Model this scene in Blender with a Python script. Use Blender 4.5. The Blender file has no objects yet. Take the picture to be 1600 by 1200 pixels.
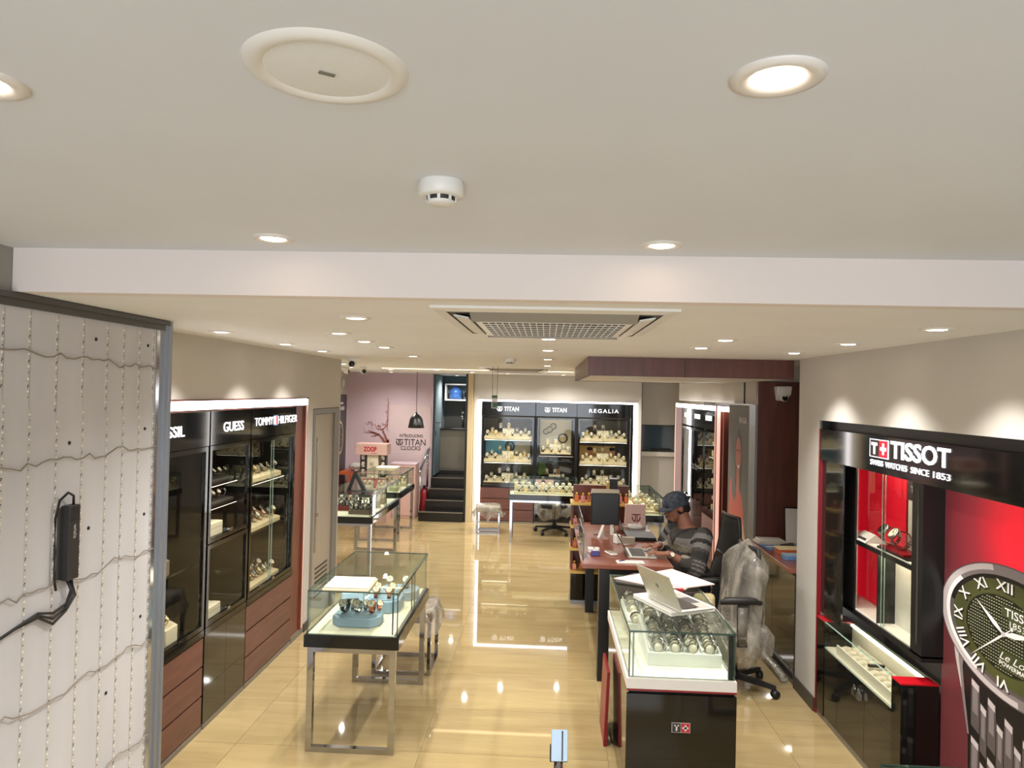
import bpy, bmesh, math, random
from mathutils import Vector, Matrix, noise as mnoise
random.seed(11)
S = bpy.context.scene
COL = S.collection
PI = math.pi

# ------------------------------------------------------------------ camera
cam_d = bpy.data.cameras.new('camera')
cam_d.sensor_width = 36.0
cam_d.lens = 36.0 * 1110.0 / 1600.0
cam_d.clip_start = 0.02
cam = bpy.data.objects.new('camera', cam_d)
COL.objects.link(cam)
cam.matrix_world = Matrix(((0.99856325, -0.02196839, 0.04887562, 0.0),
                           (0.04858676, -0.01349632, -0.99872778, 0.0),
                           (0.02260008, 0.99966756, -0.01240956, 2.1),
                           (0, 0, 0, 1)))
S.camera = cam

# ------------------------------------------------------------------ world, daylight, exposure
W = bpy.data.worlds.new('world'); S.world = W
W.use_nodes = True
W.node_tree.nodes['Background'].inputs[0].default_value = (0.80, 0.88, 1.0, 1)
W.node_tree.nodes['Background'].inputs[1].default_value = 0.55
S.view_settings.view_transform = 'Standard'
S.view_settings.look = 'None'
S.view_settings.gamma = 1.0
S.view_settings.use_curve_mapping = False
S.view_settings.exposure = 0.3

# daylight entering through the open shop front behind the camera
dl = bpy.data.lights.new('daylight', 'AREA')
dl.shape = 'RECTANGLE'; dl.size = 3.3; dl.size_y = 2.1
dl.energy = 105; dl.color = (0.86, 0.92, 1.0)
dlo = bpy.data.objects.new('daylight', dl); COL.objects.link(dlo)
dlo.location = (0.05, -2.95, 1.25); dlo.rotation_euler = (PI/2, 0, 0)

DOWN_W = 7.0          # watts of each ceiling downlight
DOWN_COL = (1.0, 0.955, 0.90)

# ------------------------------------------------------------------ materials
def lin(c):
    c = c / 255.0
    return c / 12.92 if c <= 0.04045 else ((c + 0.055) / 1.055) ** 2.4
def rgb(t): return (lin(t[0]), lin(t[1]), lin(t[2]), 1.0)
MATS = {}
def mat(name, col, rough=0.5, metal=0.0, emit=0.0, ecol=None, var=0.0, vscale=8.0, stretch=(1, 1, 1), bump=0.0, bscale=60.0, coat=0.0, spec=0.5, alpha=1.0, col2=None):
    m = bpy.data.materials.new(name); m.use_nodes = True
    nt = m.node_tree; b = nt.nodes['Principled BSDF']
    b.inputs['Base Color'].default_value = rgb(col)
    b.inputs['Roughness'].default_value = rough
    b.inputs['Metallic'].default_value = metal
    b.inputs['Coat Weight'].default_value = coat
    b.inputs['Coat Roughness'].default_value = 0.05
    b.inputs['Specular IOR Level'].default_value = spec
    b.inputs['Alpha'].default_value = alpha
    if emit:
        b.inputs['Emission Color'].default_value = rgb(ecol or col)
        b.inputs['Emission Strength'].default_value = emit
    if var or bump or col2:
        tc = nt.nodes.new('ShaderNodeTexCoord'); mp = nt.nodes.new('ShaderNodeMapping')
        mp.inputs['Scale'].default_value = stretch
        nt.links.new(tc.outputs['Object'], mp.inputs[0])
        n = nt.nodes.new('ShaderNodeTexNoise'); n.inputs['Scale'].default_value = vscale; n.inputs['Detail'].default_value = 5
        nt.links.new(mp.outputs[0], n.inputs['Vector'])
        if var or col2:
            r = nt.nodes.new('ShaderNodeValToRGB')
            c0 = rgb(col)
            lo = [max(0, v * (1 - var)) for v in c0[:3]] + [1]; hi = list(rgb(col2)) if col2 else [min(1, v * (1 + var)) for v in c0[:3]] + [1]
            r.color_ramp.elements[0].position = 0.3; r.color_ramp.elements[1].position = 0.7
            r.color_ramp.elements[0].color = lo; r.color_ramp.elements[1].color = hi
            nt.links.new(n.outputs['Fac'], r.inputs[0]); nt.links.new(r.outputs[0], b.inputs['Base Color'])
        if bump:
            n2 = nt.nodes.new('ShaderNodeTexNoise'); n2.inputs['Scale'].default_value = bscale; n2.inputs['Detail'].default_value = 3
            nt.links.new(mp.outputs[0], n2.inputs['Vector'])
            bp = nt.nodes.new('ShaderNodeBump'); bp.inputs['Strength'].default_value = bump; bp.inputs['Distance'].default_value = 0.01
            nt.links.new(n2.outputs['Fac'], bp.inputs['Height']); nt.links.new(bp.outputs[0], b.inputs['Normal'])
    MATS[name] = m
    return m
def glassmat(name, tint, boost=1.0, rough=0.0, diffuse=0.0, dcol=(230, 230, 225), bump=0.0):
    m = bpy.data.materials.new(name); m.use_nodes = True
    nt = m.node_tree; nt.nodes.remove(nt.nodes['Principled BSDF']); out = nt.nodes['Material Output']
    tr = nt.nodes.new('ShaderNodeBsdfTransparent'); tr.inputs[0].default_value = rgb(tint)
    gl = nt.nodes.new('ShaderNodeBsdfGlossy'); gl.inputs['Roughness'].default_value = rough
    fr = nt.nodes.new('ShaderNodeFresnel'); fr.inputs['IOR'].default_value = 1.45
    mu = nt.nodes.new('ShaderNodeMath'); mu.operation = 'MULTIPLY'; mu.inputs[1].default_value = boost; mu.use_clamp = True
    mx = nt.nodes.new('ShaderNodeMixShader')
    ge = nt.nodes.new('ShaderNodeNewGeometry'); sb = nt.nodes.new('ShaderNodeMath'); sb.operation = 'SUBTRACT'; sb.inputs[0].default_value = 1.0
    m3 = nt.nodes.new('ShaderNodeMath'); m3.operation = 'MULTIPLY'          # only the entering face mirrors, the far face of the thin sheet lets light out
    nt.links.new(ge.outputs['Backfacing'], sb.inputs[1]); nt.links.new(fr.outputs[0], mu.inputs[0])
    nt.links.new(mu.outputs[0], m3.inputs[0]); nt.links.new(sb.outputs[0], m3.inputs[1]); nt.links.new(m3.outputs[0], mx.inputs[0])
    base = tr.outputs[0]
    if diffuse:
        df = nt.nodes.new('ShaderNodeBsdfDiffuse'); df.inputs[0].default_value = rgb(dcol)
        m2 = nt.nodes.new('ShaderNodeMixShader'); m2.inputs[0].default_value = diffuse
        nt.links.new(tr.outputs[0], m2.inputs[1]); nt.links.new(df.outputs[0], m2.inputs[2]); base = m2.outputs[0]
        if bump:
            tc = nt.nodes.new('ShaderNodeTexCoord')
            n2 = nt.nodes.new('ShaderNodeTexNoise'); n2.inputs['Scale'].default_value = 5; n2.inputs['Detail'].default_value = 4; n2.inputs['Distortion'].default_value = 1.0
            mp = nt.nodes.new('ShaderNodeMapping'); mp.inputs['Scale'].default_value = (1.6, 1.6, .55)
            nt.links.new(tc.outputs['Object'], mp.inputs[0]); nt.links.new(mp.outputs[0], n2.inputs['Vector'])
            bp = nt.nodes.new('ShaderNodeBump'); bp.inputs['Strength'].default_value = bump; bp.inputs['Distance'].default_value = 0.05
            nt.links.new(n2.outputs['Fac'], bp.inputs['Height'])
            for q in (df, gl): nt.links.new(bp.outputs[0], q.inputs['Normal'])
            nt.links.new(bp.outputs[0], fr.inputs['Normal'])
            ra = nt.nodes.new('ShaderNodeMapRange'); ra.inputs[1].default_value = .35; ra.inputs[2].default_value = .7
            ra.inputs[3].default_value = diffuse * .45; ra.inputs[4].default_value = min(1, diffuse * 1.7)
            nt.links.new(n2.outputs['Fac'], ra.inputs[0]); nt.links.new(ra.outputs[0], m2.inputs[0])
    nt.links.new(base, mx.inputs[1]); nt.links.new(gl.outputs[0], mx.inputs[2]); nt.links.new(mx.outputs[0], out.inputs[0])
    MATS[name] = m
    return m
def woodmat(name, c1, c2, stretch, rough=0.35, coat=0.0):
    m = bpy.data.materials.new(name); m.use_nodes = True
    nt = m.node_tree; b = nt.nodes['Principled BSDF']; b.inputs['Roughness'].default_value = rough; b.inputs['Coat Weight'].default_value = coat
    tc = nt.nodes.new('ShaderNodeTexCoord'); mp = nt.nodes.new('ShaderNodeMapping'); mp.inputs['Scale'].default_value = stretch
    n = nt.nodes.new('ShaderNodeTexNoise'); n.inputs['Scale'].default_value = 6; n.inputs['Detail'].default_value = 8; n.inputs['Roughness'].default_value = .65; n.inputs['Distortion'].default_value = .4
    r = nt.nodes.new('ShaderNodeValToRGB'); r.color_ramp.elements[0].position = .25; r.color_ramp.elements[1].position = .75
    r.color_ramp.elements[0].color = rgb(c1); r.color_ramp.elements[1].color = rgb(c2)
    nt.links.new(tc.outputs['Object'], mp.inputs[0]); nt.links.new(mp.outputs[0], n.inputs['Vector'])
    nt.links.new(n.outputs['Fac'], r.inputs[0]); nt.links.new(r.outputs[0], b.inputs['Base Color'])
    MATS[name] = m
    return m

mat('ceiling', (218, 221, 226), .8, var=.02, vscale=3)
mat('ceiling_low', (232, 231, 229), .8, var=.02, vscale=3)
mat('wall', (197, 193, 185), .75, var=.025, vscale=2)
mat('wall_grey', (150, 146, 138), .8, var=.02)
mat('wall_purple', (203, 182, 192), .7, var=.05, vscale=1.2)
mat('wall_blue', (112, 128, 134), .8)
mat('door_paint', (168, 158, 142), .5)
mat('door_frame', (120, 117, 112), .45)
mat('dark_skirting', (58, 54, 48), .4)
mat('grey_skirting', (120, 112, 100), .35)
mat('grout', (138, 122, 92), .7)
mat('white_plastic', (226, 223, 216), .4)
mat('white_matt', (222, 218, 208), .7)
mat('white_trim', (225, 220, 212), .45)
mat('grille_white', (228, 228, 224), .65, bump=.2, bscale=400)
mat('black_gloss', (14, 13, 12), .06, spec=.55)
mat('black_mirror', (30, 29, 26), .05, spec=.9)
mat('black_satin', (20, 19, 18), .35)
mat('black_plastic', (24, 24, 25), .45)
mat('black_leather', (26, 24, 23), .5, bump=.15)
mat('dark_grey', (60, 58, 54), .5)
mat('case_back', (74, 70, 62), .45)
mat('mesh_black', (28, 27, 26), .8)
mat('granite', (24, 22, 20), .25, var=.2, vscale=60)
mat('step_edge', (112, 104, 92), .3)
mat('chrome', (176, 177, 182), .06, metal=1)
mat('steel', (190, 188, 184), .25, metal=1)
mat('steel_brushed', (150, 150, 152), .35, metal=1)
mat('alu', (158, 163, 170), .4, metal=.7)
mat('alu_dark', (96, 95, 92), .45, metal=.6)
mat('gold', (214, 172, 88), .22, metal=1)
mat('gold_paint', (212, 178, 96), .3, metal=.35)
mat('rose_gold', (214, 140, 108), .22, metal=1)
mat('panel_grey', (200, 200, 203), .8, var=.06, vscale=5, stretch=(1, 1, .3))
mat('seam', (168, 160, 154), .8)
mat('wire_clear', (142, 132, 122), .5)
mat('wire_black', (22, 20, 20), .5)
mat('led_chip', (238, 232, 218), .3)
mat('led_part', (62, 56, 52), .5)
mat('led_tape', (200, 196, 190), .35)
mat('cream', (206, 190, 154), .6)
mat('cream_light', (220, 211, 188), .6)
mat('bed_white', (236, 232, 214), .5)
mat('pale_blue', (138, 160, 178), .55)
mat('paper', (208, 202, 197), .7)
mat('paper_pink', (206, 184, 176), .7)
mat('red', (186, 20, 34), .3)
mat('red_dark', (132, 16, 26), .35)
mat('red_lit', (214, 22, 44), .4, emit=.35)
mat('maroon_print', (110, 26, 36), .6)
mat('letter', (235, 235, 242), .5, emit=.7)
mat('letter_dim', (205, 200, 195), .5)
mat('letter_dark', (48, 34, 36), .6)
mat('led_strip', (255, 250, 248), .5, emit=9)
mat('led_pink', (255, 196, 178), .5, emit=.6)
mat('led_case', (255, 240, 210), .5, emit=16.0)
mat('led_cove', (255, 226, 180), .5, emit=3.0)
mat('added_glow', (255, 244, 222), .5, emit=5)  # glow of the strips added in the showcases and the low counter
mat('beam_paint', (228, 218, 212), .8, var=.015, vscale=3)
mat('lens', (255, 232, 208), .4, emit=14)
mat('lens_off', (70, 62, 56), .4)
mat('blue_bottle', (54, 92, 150), .15)
mat('blue_card', (96, 132, 176), .6)
mat('purple', (58, 44, 112), .4)
mat('orange_wood', (196, 96, 52), .45)
mat('pink_panel', (206, 170, 160), .6)
mat('perfume_pink', (214, 142, 150), .2)
mat('perfume_orange', (206, 110, 60), .2)
mat('silver', (196, 194, 184), .35, metal=.55)
mat('key_dark', (70, 64, 58), .5)
mat('skin', (136, 90, 70), .55, var=.08, vscale=12)
mat('hair', (20, 18, 18), .7)
mat('sweater_dark', (34, 32, 32), .9, bump=.3, bscale=300)
mat('sweater_char', (58, 55, 52), .9, bump=.3, bscale=300)
mat('sweater_light', (108, 104, 100), .85, bump=.3, bscale=300)
mat('sweater_print', (168, 158, 142), .5, col2=(88, 82, 76), vscale=45)
mat('jeans', (40, 44, 60), .85, bump=.2, bscale=200)
mat('cap', (26, 31, 44), .85, col2=(74, 80, 92), vscale=34)
mat('lips', (98, 52, 44), .5)
mat('eye_white', (220, 214, 206), .4)
mat('cushion_brown', (120, 104, 86), .6)
mat('cushion_grey', (148, 138, 122), .6)
mat('foam_cream', (214, 196, 148), .8)
mat('tv_blue', (74, 92, 104), .1, spec=.8)
mat('mirror_silver', (200, 205, 212), .12, metal=.9)
mat('sign_blue', (176, 196, 216), .25, metal=.35)
mat('sign_green', (54, 92, 66), .4)
mat('tan_post', (196, 176, 136), .6)
mat('grey_cab', (158, 148, 132), .5)
mat('photo_dark', (46, 44, 44), .5)
woodmat('wood', (84, 52, 45), (116, 74, 62), (3, .35, 3), .38)
woodmat('wood_v', (78, 44, 37), (112, 66, 55), (3, 3, .3), .35)
woodmat('wood_h', (80, 50, 42), (110, 72, 60), (.35, 3, 3), .38)
woodmat('wood_desk', (112, 62, 48), (140, 84, 66), (.4, 2, 2), .3, .2)
woodmat('wood_red', (86, 42, 30), (122, 62, 44), (3, 3, .3), .35)
glassmat('glass', (246, 250, 247), .9)
glassmat('glass_case', (246, 247, 244), .9)
glassmat('plastic_wrap', (235, 235, 232), .8, .12, diffuse=.30, dcol=(206, 198, 184), bump=.55)
mat('glass_edge', (52, 76, 66), .15, spec=.7)
mat('glass_edge_light', (150, 176, 164), .15, spec=.7)

# ------------------------------------------------------------------ mesh builder
class MB:
    def __init__(s): s.v = []; s.f = []; s.mi = []; s.mats = []; s.cur = 0; s.sm = []
    def m(s, name):
        if name not in s.mats: s.mats.append(name)
        s.cur = s.mats.index(name); return s
    def face(s, idx, smooth=False):
        s.f.append(tuple(idx)); s.mi.append(s.cur); s.sm.append(smooth)
    def poly(s, pts):
        n = len(s.v); s.v += [tuple(p) for p in pts]; s.face(range(n, n + len(pts))); return s
    def box(s, x0, x1, y0, y1, z0, z1):
        n = len(s.v)
        s.v += [(x0, y0, z0), (x1, y0, z0), (x1, y1, z0), (x0, y1, z0), (x0, y0, z1), (x1, y0, z1), (x1, y1, z1), (x0, y1, z1)]
        for q in ((3, 2, 1, 0), (4, 5, 6, 7), (0, 1, 5, 4), (1, 2, 6, 5), (2, 3, 7, 6), (3, 0, 4, 7)): s.face([n + i for i in q])
        return s
    def hexa(s, b, t):
        n = len(s.v); s.v += [tuple(p) for p in b] + [tuple(p) for p in t]
        for q in ((3, 2, 1, 0), (4, 5, 6, 7), (0, 1, 5, 4), (1, 2, 6, 5), (2, 3, 7, 6), (3, 0, 4, 7)): s.face([n + i for i in q])
        return s
    def prism(s, pts, z0, z1, axis='z'):
        n = len(s.v); k = len(pts)
        def P(p, h): return (p[0], p[1], h) if axis == 'z' else ((h, p[0], p[1]) if axis == 'x' else (p[0], h, p[1]))
        s.v += [P(p, z0) for p in pts] + [P(p, z1) for p in pts]
        s.face([n + k - 1 - i for i in range(k)]); s.face([n + k + i for i in range(k)])
        for i in range(k):
            j = (i + 1) % k; s.face([n + i, n + j, n + k + j, n + k + i])
        return s
    def lathe(s, prof, c=(0, 0, 0), seg=24, axis='z', cap=True, smooth=True):
        n = len(s.v); k = len(prof)
        for i in range(seg):
            a = 2 * PI * i / seg; ca, sa = math.cos(a), math.sin(a)
            for r, h in prof:
                p = (r * ca, r * sa, h)
                if axis == 'x': p = (h, r * ca, r * sa)
                elif axis == 'y': p = (r * sa, h, r * ca)
                s.v.append((c[0] + p[0], c[1] + p[1], c[2] + p[2]))
        for i in range(seg):
            j = (i + 1) % seg
            for q in range(k - 1): s.face([n + i * k + q, n + j * k + q, n + j * k + q + 1, n + i * k + q + 1], smooth)
        if cap:
            if prof[0][0] > 1e-5: s.face([n + (seg - 1 - i) * k for i in range(seg)])
            if prof[-1][0] > 1e-5: s.face([n + i * k + k - 1 for i in range(seg)])
        return s
    def tube(s, pts, r, seg=8, closed=False, smooth=True):
        P = [Vector(p) for p in pts]; k = len(P); n = len(s.v)
        rr = r if isinstance(r, (list, tuple)) else [r] * k
        up = Vector((0, 0, 1))
        for i, p in enumerate(P):
            if closed: t = P[(i + 1) % k] - P[i - 1]
            else: t = P[min(i + 1, k - 1)] - P[max(i - 1, 0)]
            if t.length < 1e-9: t = Vector((0, 0, 1))
            t.normalize()
            a = up.cross(t)
            if a.length < .05: a = Vector((1, 0, 0)).cross(t)
            a.normalize(); b = t.cross(a)
            for j in range(seg):
                w = 2 * PI * j / seg
                s.v.append(tuple(p + (a * math.cos(w) + b * math.sin(w)) * rr[i]))
        for i in range(k if closed else k - 1):
            i2 = (i + 1) % k
            for j in range(seg):
                j2 = (j + 1) % seg
                s.face([n + i * seg + j, n + i * seg + j2, n + i2 * seg + j2, n + i2 * seg + j], smooth)
        if not closed:
            s.face([n + seg - 1 - j for j in range(seg)]); s.face([n + (k - 1) * seg + j for j in range(seg)])
        return s
    def ell(s, c, r, seg=16, rings=10, smooth=True):
        n = len(s.v)
        for i in range(rings + 1):
            th = PI * i / rings
            for j in range(seg):
                a = 2 * PI * j / seg
                s.v.append((c[0] + r[0] * math.sin(th) * math.cos(a), c[1] + r[1] * math.sin(th) * math.sin(a), c[2] + r[2] * math.cos(th)))
        for i in range(rings):
            for j in range(seg):
                j2 = (j + 1) % seg
                s.face([n + i * seg + j, n + (i + 1) * seg + j, n + (i + 1) * seg + j2, n + i * seg + j2], smooth)
        return s
    def xf(s, M, start=0):
        for i in range(start, len(s.v)): s.v[i] = tuple(M @ Vector(s.v[i]))
        return s
    def mesh(s, name):
        me = bpy.data.meshes.new(name)
        me.from_pydata(s.v, [], s.f)
        for q in (s.mats or ['white_matt']): me.materials.append(MATS[q])
        me.polygons.foreach_set('material_index', s.mi)
        me.polygons.foreach_set('use_smooth', s.sm)
        me.update()
        return me
def mb(m): return MB().m(m)

def link(o, parent=None):
    COL.objects.link(o)
    if parent: o.parent = parent
    return o
def obj(name, b, parent=None, loc=(0, 0, 0), rz=0.0, bev=0.0, seg=1):
    me = b if isinstance(b, bpy.types.Mesh) else b.mesh(name)
    o = link(bpy.data.objects.new(name, me), parent)
    o.location = loc
    o.rotation_euler = (0, 0, rz)
    if bev:
        md = o.modifiers.new('bevel', 'BEVEL'); md.width = bev; md.segments = seg; md.limit_method = 'ANGLE'; md.angle_limit = .6
    return o
def tag(o, label, cat, group=None):
    o['label'] = label; o['category'] = cat
    if group: o['group'] = group
    return o
def thing(name, label, cat, loc=(0, 0, 0), rz=0.0, group=None):
    o = bpy.data.objects.new(name, None); COL.objects.link(o); o.empty_display_size = .1
    o.location = loc; o.rotation_euler = (0, 0, rz)
    return tag(o, label, cat, group)
def struct(name, b, bev=0):
    o = obj(name, b, bev=bev); o['kind'] = 'structure'; return o
def dup(root, loc=None, rz=None, label=None, group=None):
    r = root.copy(); COL.objects.link(r)
    if loc is not None: r.location = loc
    if rz is not None: r.rotation_euler = (0, 0, rz)
    if label: r['label'] = label
    if group: r['group'] = group
    for ch in [q for q in root.children if q.type != 'LIGHT']:
        c = ch.copy(); COL.objects.link(c); c.parent = r
        for g in list(ch.children):
            d = g.copy(); COL.objects.link(d); d.parent = c
    return r

_textcache = {}
def textmesh(txt, size, m, bold=0.0, ext=.002, spacing=1.0, wscale=1.0, width=None, shear=0.0):
    """mesh of lettering in the local XY plane, centred on the origin, facing +Z"""
    key = (txt, size, m, bold, ext, spacing, wscale, width, shear)
    if key in _textcache: return _textcache[key]
    c = bpy.data.curves.new('text', 'FONT'); c.body = txt; c.size = size; c.extrude = ext; c.offset = bold
    c.align_x = 'CENTER'; c.align_y = 'CENTER'; c.space_character = spacing; c.resolution_u = 3; c.shear = shear
    o = bpy.data.objects.new('text', c); COL.objects.link(o)
    dg = bpy.context.evaluated_depsgraph_get(); dg.update()
    me = bpy.data.meshes.new_from_object(o.evaluated_get(dg))
    bpy.data.objects.remove(o); bpy.data.curves.remove(c)
    xs = [v.co.x for v in me.vertices]; ys = [v.co.y for v in me.vertices]
    cx = (min(xs) + max(xs)) / 2; cy = (min(ys) + max(ys)) / 2
    k = wscale if width is None else width / (max(xs) - min(xs))
    for v in me.vertices: v.co.x = (v.co.x - cx) * k; v.co.y = v.co.y - cy
    me.materials.clear(); me.materials.append(MATS[m])
    for p in me.polygons: p.material_index = 0
    _textcache[key] = me
    return me
FACE = {'+x': Matrix(((0, 0, 1), (1, 0, 0), (0, 1, 0))), '-x': Matrix(((0, 0, -1), (-1, 0, 0), (0, 1, 0))),
        '-y': Matrix(((1, 0, 0), (0, 0, -1), (0, 1, 0))), '+z': Matrix(((1, 0, 0), (0, 1, 0), (0, 0, 1)))}
def text(name, txt, size, m, face, loc, parent=None, **k):
    me = textmesh(txt, size, m, **k)
    o = link(bpy.data.objects.new(name, me), parent)
    o.matrix_local = Matrix.Translation(loc) @ FACE[face].to_4x4()
    return o
def merged_text(b, txt, size, m, T, **k):
    """append lettering to a mesh builder through the 4x4 matrix T"""
    me = textmesh(txt, size, m, **k); n = len(b.v); b.m(m)
    b.v += [tuple(T @ v.co) for v in me.vertices]
    for p in me.polygons: b.face([n + i for i in p.vertices])
def pane(name, x0, x1, y0, y1, z0, z1, parent, g='glass', e='glass_edge'):
    """a glass sheet: the two broad faces clear, the narrow edges green"""
    d = [x1 - x0, y1 - y0, z1 - z0]; t = d.index(min(d))
    b = MB(); b.m(g).m(e); b.box(x0, x1, y0, y1, z0, z1)
    fa = {2: (0, 1), 1: (2, 4), 0: (3, 5)}[t]
    b.mi = [0 if i in fa else 1 for i in range(6)]
    return obj(name, b, parent)
# ------------------------------------------------------------------ the setting
ZL, ZU = 2.393, 2.536
def floor_material():
    m = bpy.data.materials.new('floor_tile'); m.use_nodes = True; nt = m.node_tree; b = nt.nodes['Principled BSDF']
    b.inputs['Roughness'].default_value = .03; b.inputs['Specular IOR Level'].default_value = .6
    g = nt.nodes.new('ShaderNodeNewGeometry'); mp = nt.nodes.new('ShaderNodeMapping'); mp.inputs['Scale'].default_value = (.45, 3.2, 1)
    oi = nt.nodes.new('ShaderNodeObjectInfo')
    n = nt.nodes.new('ShaderNodeTexNoise'); n.inputs['Scale'].default_value = 2.6; n.inputs['Detail'].default_value = 8; n.inputs['Roughness'].default_value = .62; n.inputs['Distortion'].default_value = .6
    n.noise_dimensions = '4D'
    mu = nt.nodes.new('ShaderNodeMath'); mu.operation = 'MULTIPLY'; mu.inputs[1].default_value = 20
    nt.links.new(oi.outputs['Random'], mu.inputs[0]); nt.links.new(mu.outputs[0], n.inputs['W'])
    r = nt.nodes.new('ShaderNodeValToRGB'); r.color_ramp.elements[0].position = .28; r.color_ramp.elements[1].position = .72
    r.color_ramp.elements[0].color = rgb((152, 132, 92)); r.color_ramp.elements[1].color = rgb((178, 158, 114))
    hv = nt.nodes.new('ShaderNodeHueSaturation'); mr = nt.nodes.new('ShaderNodeMapRange'); mr.inputs[3].default_value = .94; mr.inputs[4].default_value = 1.05
    nt.links.new(oi.outputs['Random'], mr.inputs[0]); nt.links.new(mr.outputs[0], hv.inputs['Value'])
    nt.links.new(g.outputs['Position'], mp.inputs[0]); nt.links.new(mp.outputs[0], n.inputs['Vector'])
    nt.links.new(n.outputs['Fac'], r.inputs[0]); nt.links.new(r.outputs[0], hv.inputs['Color']); nt.links.new(hv.outputs[0], b.inputs['Base Color'])
    MATS['floor_tile'] = m
floor_material()
FX0, FX1, FY0, FY1 = -3.4, 2.4, -3.1, 12.1
floor = struct('floor', mb('grout').box(FX0 - .2, FX1 + .3, FY0 - .1, FY1 + 1.5, -.12, -.004))
tile_cache = {}
def tiles():
    TX, TY, gap = 1.09, .58, .0025
    i0 = math.floor((FX0 + .69) / TX); j0 = math.floor((FY0 - 4.13) / TY)
    for i in range(i0, i0 + 8):
        for j in range(j0, j0 + 30):
            x0 = max(FX0, -.69 + i * TX); x1 = min(FX1, -.69 + (i + 1) * TX); y0 = max(FY0, 4.13 + j * TY); y1 = min(FY1, 4.13 + (j + 1) * TY)
            if x1 - x0 < .03 or y1 - y0 < .03: continue
            w, d = round(x1 - x0 - gap, 4), round(y1 - y0 - gap, 4)
            if (w, d) not in tile_cache: tile_cache[(w, d)] = mb('floor_tile').box(-w/2, w/2, -d/2, d/2, -.006, 0).mesh('tile')
            obj('tile', tile_cache[(w, d)], floor, ((x0 + x1)/2, (y0 + y1)/2, 0))
tiles()

b = mb('ceiling').box(-2.0, 2.2, -3.1, 2.24, ZU, ZU + .08)
b.m('ceiling_low').box(-3.5, 2.7, 2.30, 13.6, ZL, ZL + .06)
struct('ceiling', b)
struct('trim_1', mb('beam_paint').box(-1.744, 1.95, 2.225, 2.30, ZL, ZU))          # bulkhead face
b = mb('wall')
b.box(-2.65, -2.05, 3.1, 6.04, 2.02, ZL)
b.box(-2.65, -2.05, 6.04, 6.17, 0, ZL)
b.box(-2.65, -2.05, 6.17, 6.96, 1.92, ZL)
b.box(-2.65, -2.05, 6.96, 6.995, 0, ZL)
b.box(-2.65, -2.56, 3.1, 6.04, 0, 2.02)
b.m('wall_grey').box(-2.65, -1.745, -3.1, 2.243, 0, ZU)
b.m('wall').box(-2.65, -1.83, 2.243, 3.1, 0, ZL)
b.box(-3.5, -2.65, 6.9, 6.995, 0, ZL)
b.box(-3.5, -3.42, 6.995, 12.1, 0, ZL)
struct('wall_left', b)
b = mb('wall')
b.box(1.85, 2.6, 1.9, 4.905, 1.962, ZL); b.box(1.85, 2.6, -3.1, 2.24, 1.962, ZU)
b.box(1.85, 2.6, -3.1, 1.9, 0, 1.962)
b.box(2.3, 2.6, 1.9, 4.9, 0, 1.962)
b.box(1.85, 2.6, 4.905, 5.30, 0, ZL)
b.box(2.5, 2.6, 5.30, 6.38, 0, ZL)
b.box(1.9, 2.6, 6.42, 10.3, 2.045, ZL)
b.box(2.42, 2.6, 6.42, 10.3, 0, 2.045)
b.box(1.86, 2.42, 6.42, 6.50, 0, 2.045)
b.box(2.25, 2.6, 10.3, 12.0, 0, ZL)
struct('wall_right', b)
b = mb('wall')
b.box(-1.17, 1.53, 11.47, 11.95, 1.988, ZL)
b.box(-1.17, -1.10, 11.47, 11.95, 0, 1.988)
b.box(1.455, 1.53, 11.47, 11.95, 0, 1.988)
b.box(-1.17, 1.53, 11.92, 11.98, 0, 1.988)
b.box(1.53, 2.6, 12.0, 12.1, 0, 1.17); b.box(1.53, 2.6, 12.0, 12.1, 1.62, ZL); b.box(2.15, 2.6, 12.0, 12.1, 1.17, 1.62)
b.m('white_matt').box(1.53, 2.2, 11.93, 12.02, 1.10, 1.17)
struct('wall_back', b)
b = mb('wall_purple').box(-3.42, -1.95, 12.1, 12.2, 0, ZL)
struct('wall_back', b)
b = mb('wall_blue').box(-2.05, -1.95, 12.2, 13.5, 0, ZL).box(-2.05, -1.17, 13.45, 13.55, 0, ZL)
b.box(-1.27, -1.17, 11.95, 13.45, 0, ZL)
struct('wall_back', b)
b = mb('wall').box(-1.75, -1.55, -3.1, -3.0, 0, ZU).box(1.65, 1.9, -3.1, -3.0, 0, ZU).box(-1.55, 1.65, -3.1, -3.0, 2.32, ZU).box(-1.55, 1.65, -3.1, -3.0, 0, .12)
struct('wall_front', b)
struct('trim_2', mb('tan_post').box(-1.262, -1.178, 11.40, 11.50, 0, ZL).m('black_satin').box(-1.30, -1.262, 11.42, 11.50, 0, ZL))
struct('trim_3', mb('wood_v').box(1.862, 2.5, 6.36, 6.415, 0, 2.25))                    # dark wooden end wall of the niche
struct('trim_4', mb('steel_brushed').box(1.845, 1.90, 6.365, 6.555, 0, 2.04))
struct('trim_5', mb('dark_grey').box(1.525, 1.535, 11.46, 11.50, 0, ZL))
struct('trim_6', mb('dark_grey').box(1.885, 1.9, 6.90, 6.905, 2.045, 2.25))
# skirtings
struct('baseboard_left', mb('dark_skirting').box(-2.05, -2.038, 6.04, 6.17, 0, .07))
struct('baseboard_right', mb('dark_skirting').box(1.838, 1.85, 4.91, 5.30, 0, .09))
struct('baseboard_back', mb('dark_skirting').box(-3.42, -1.97, 12.085, 12.1, 0, .07))

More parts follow.
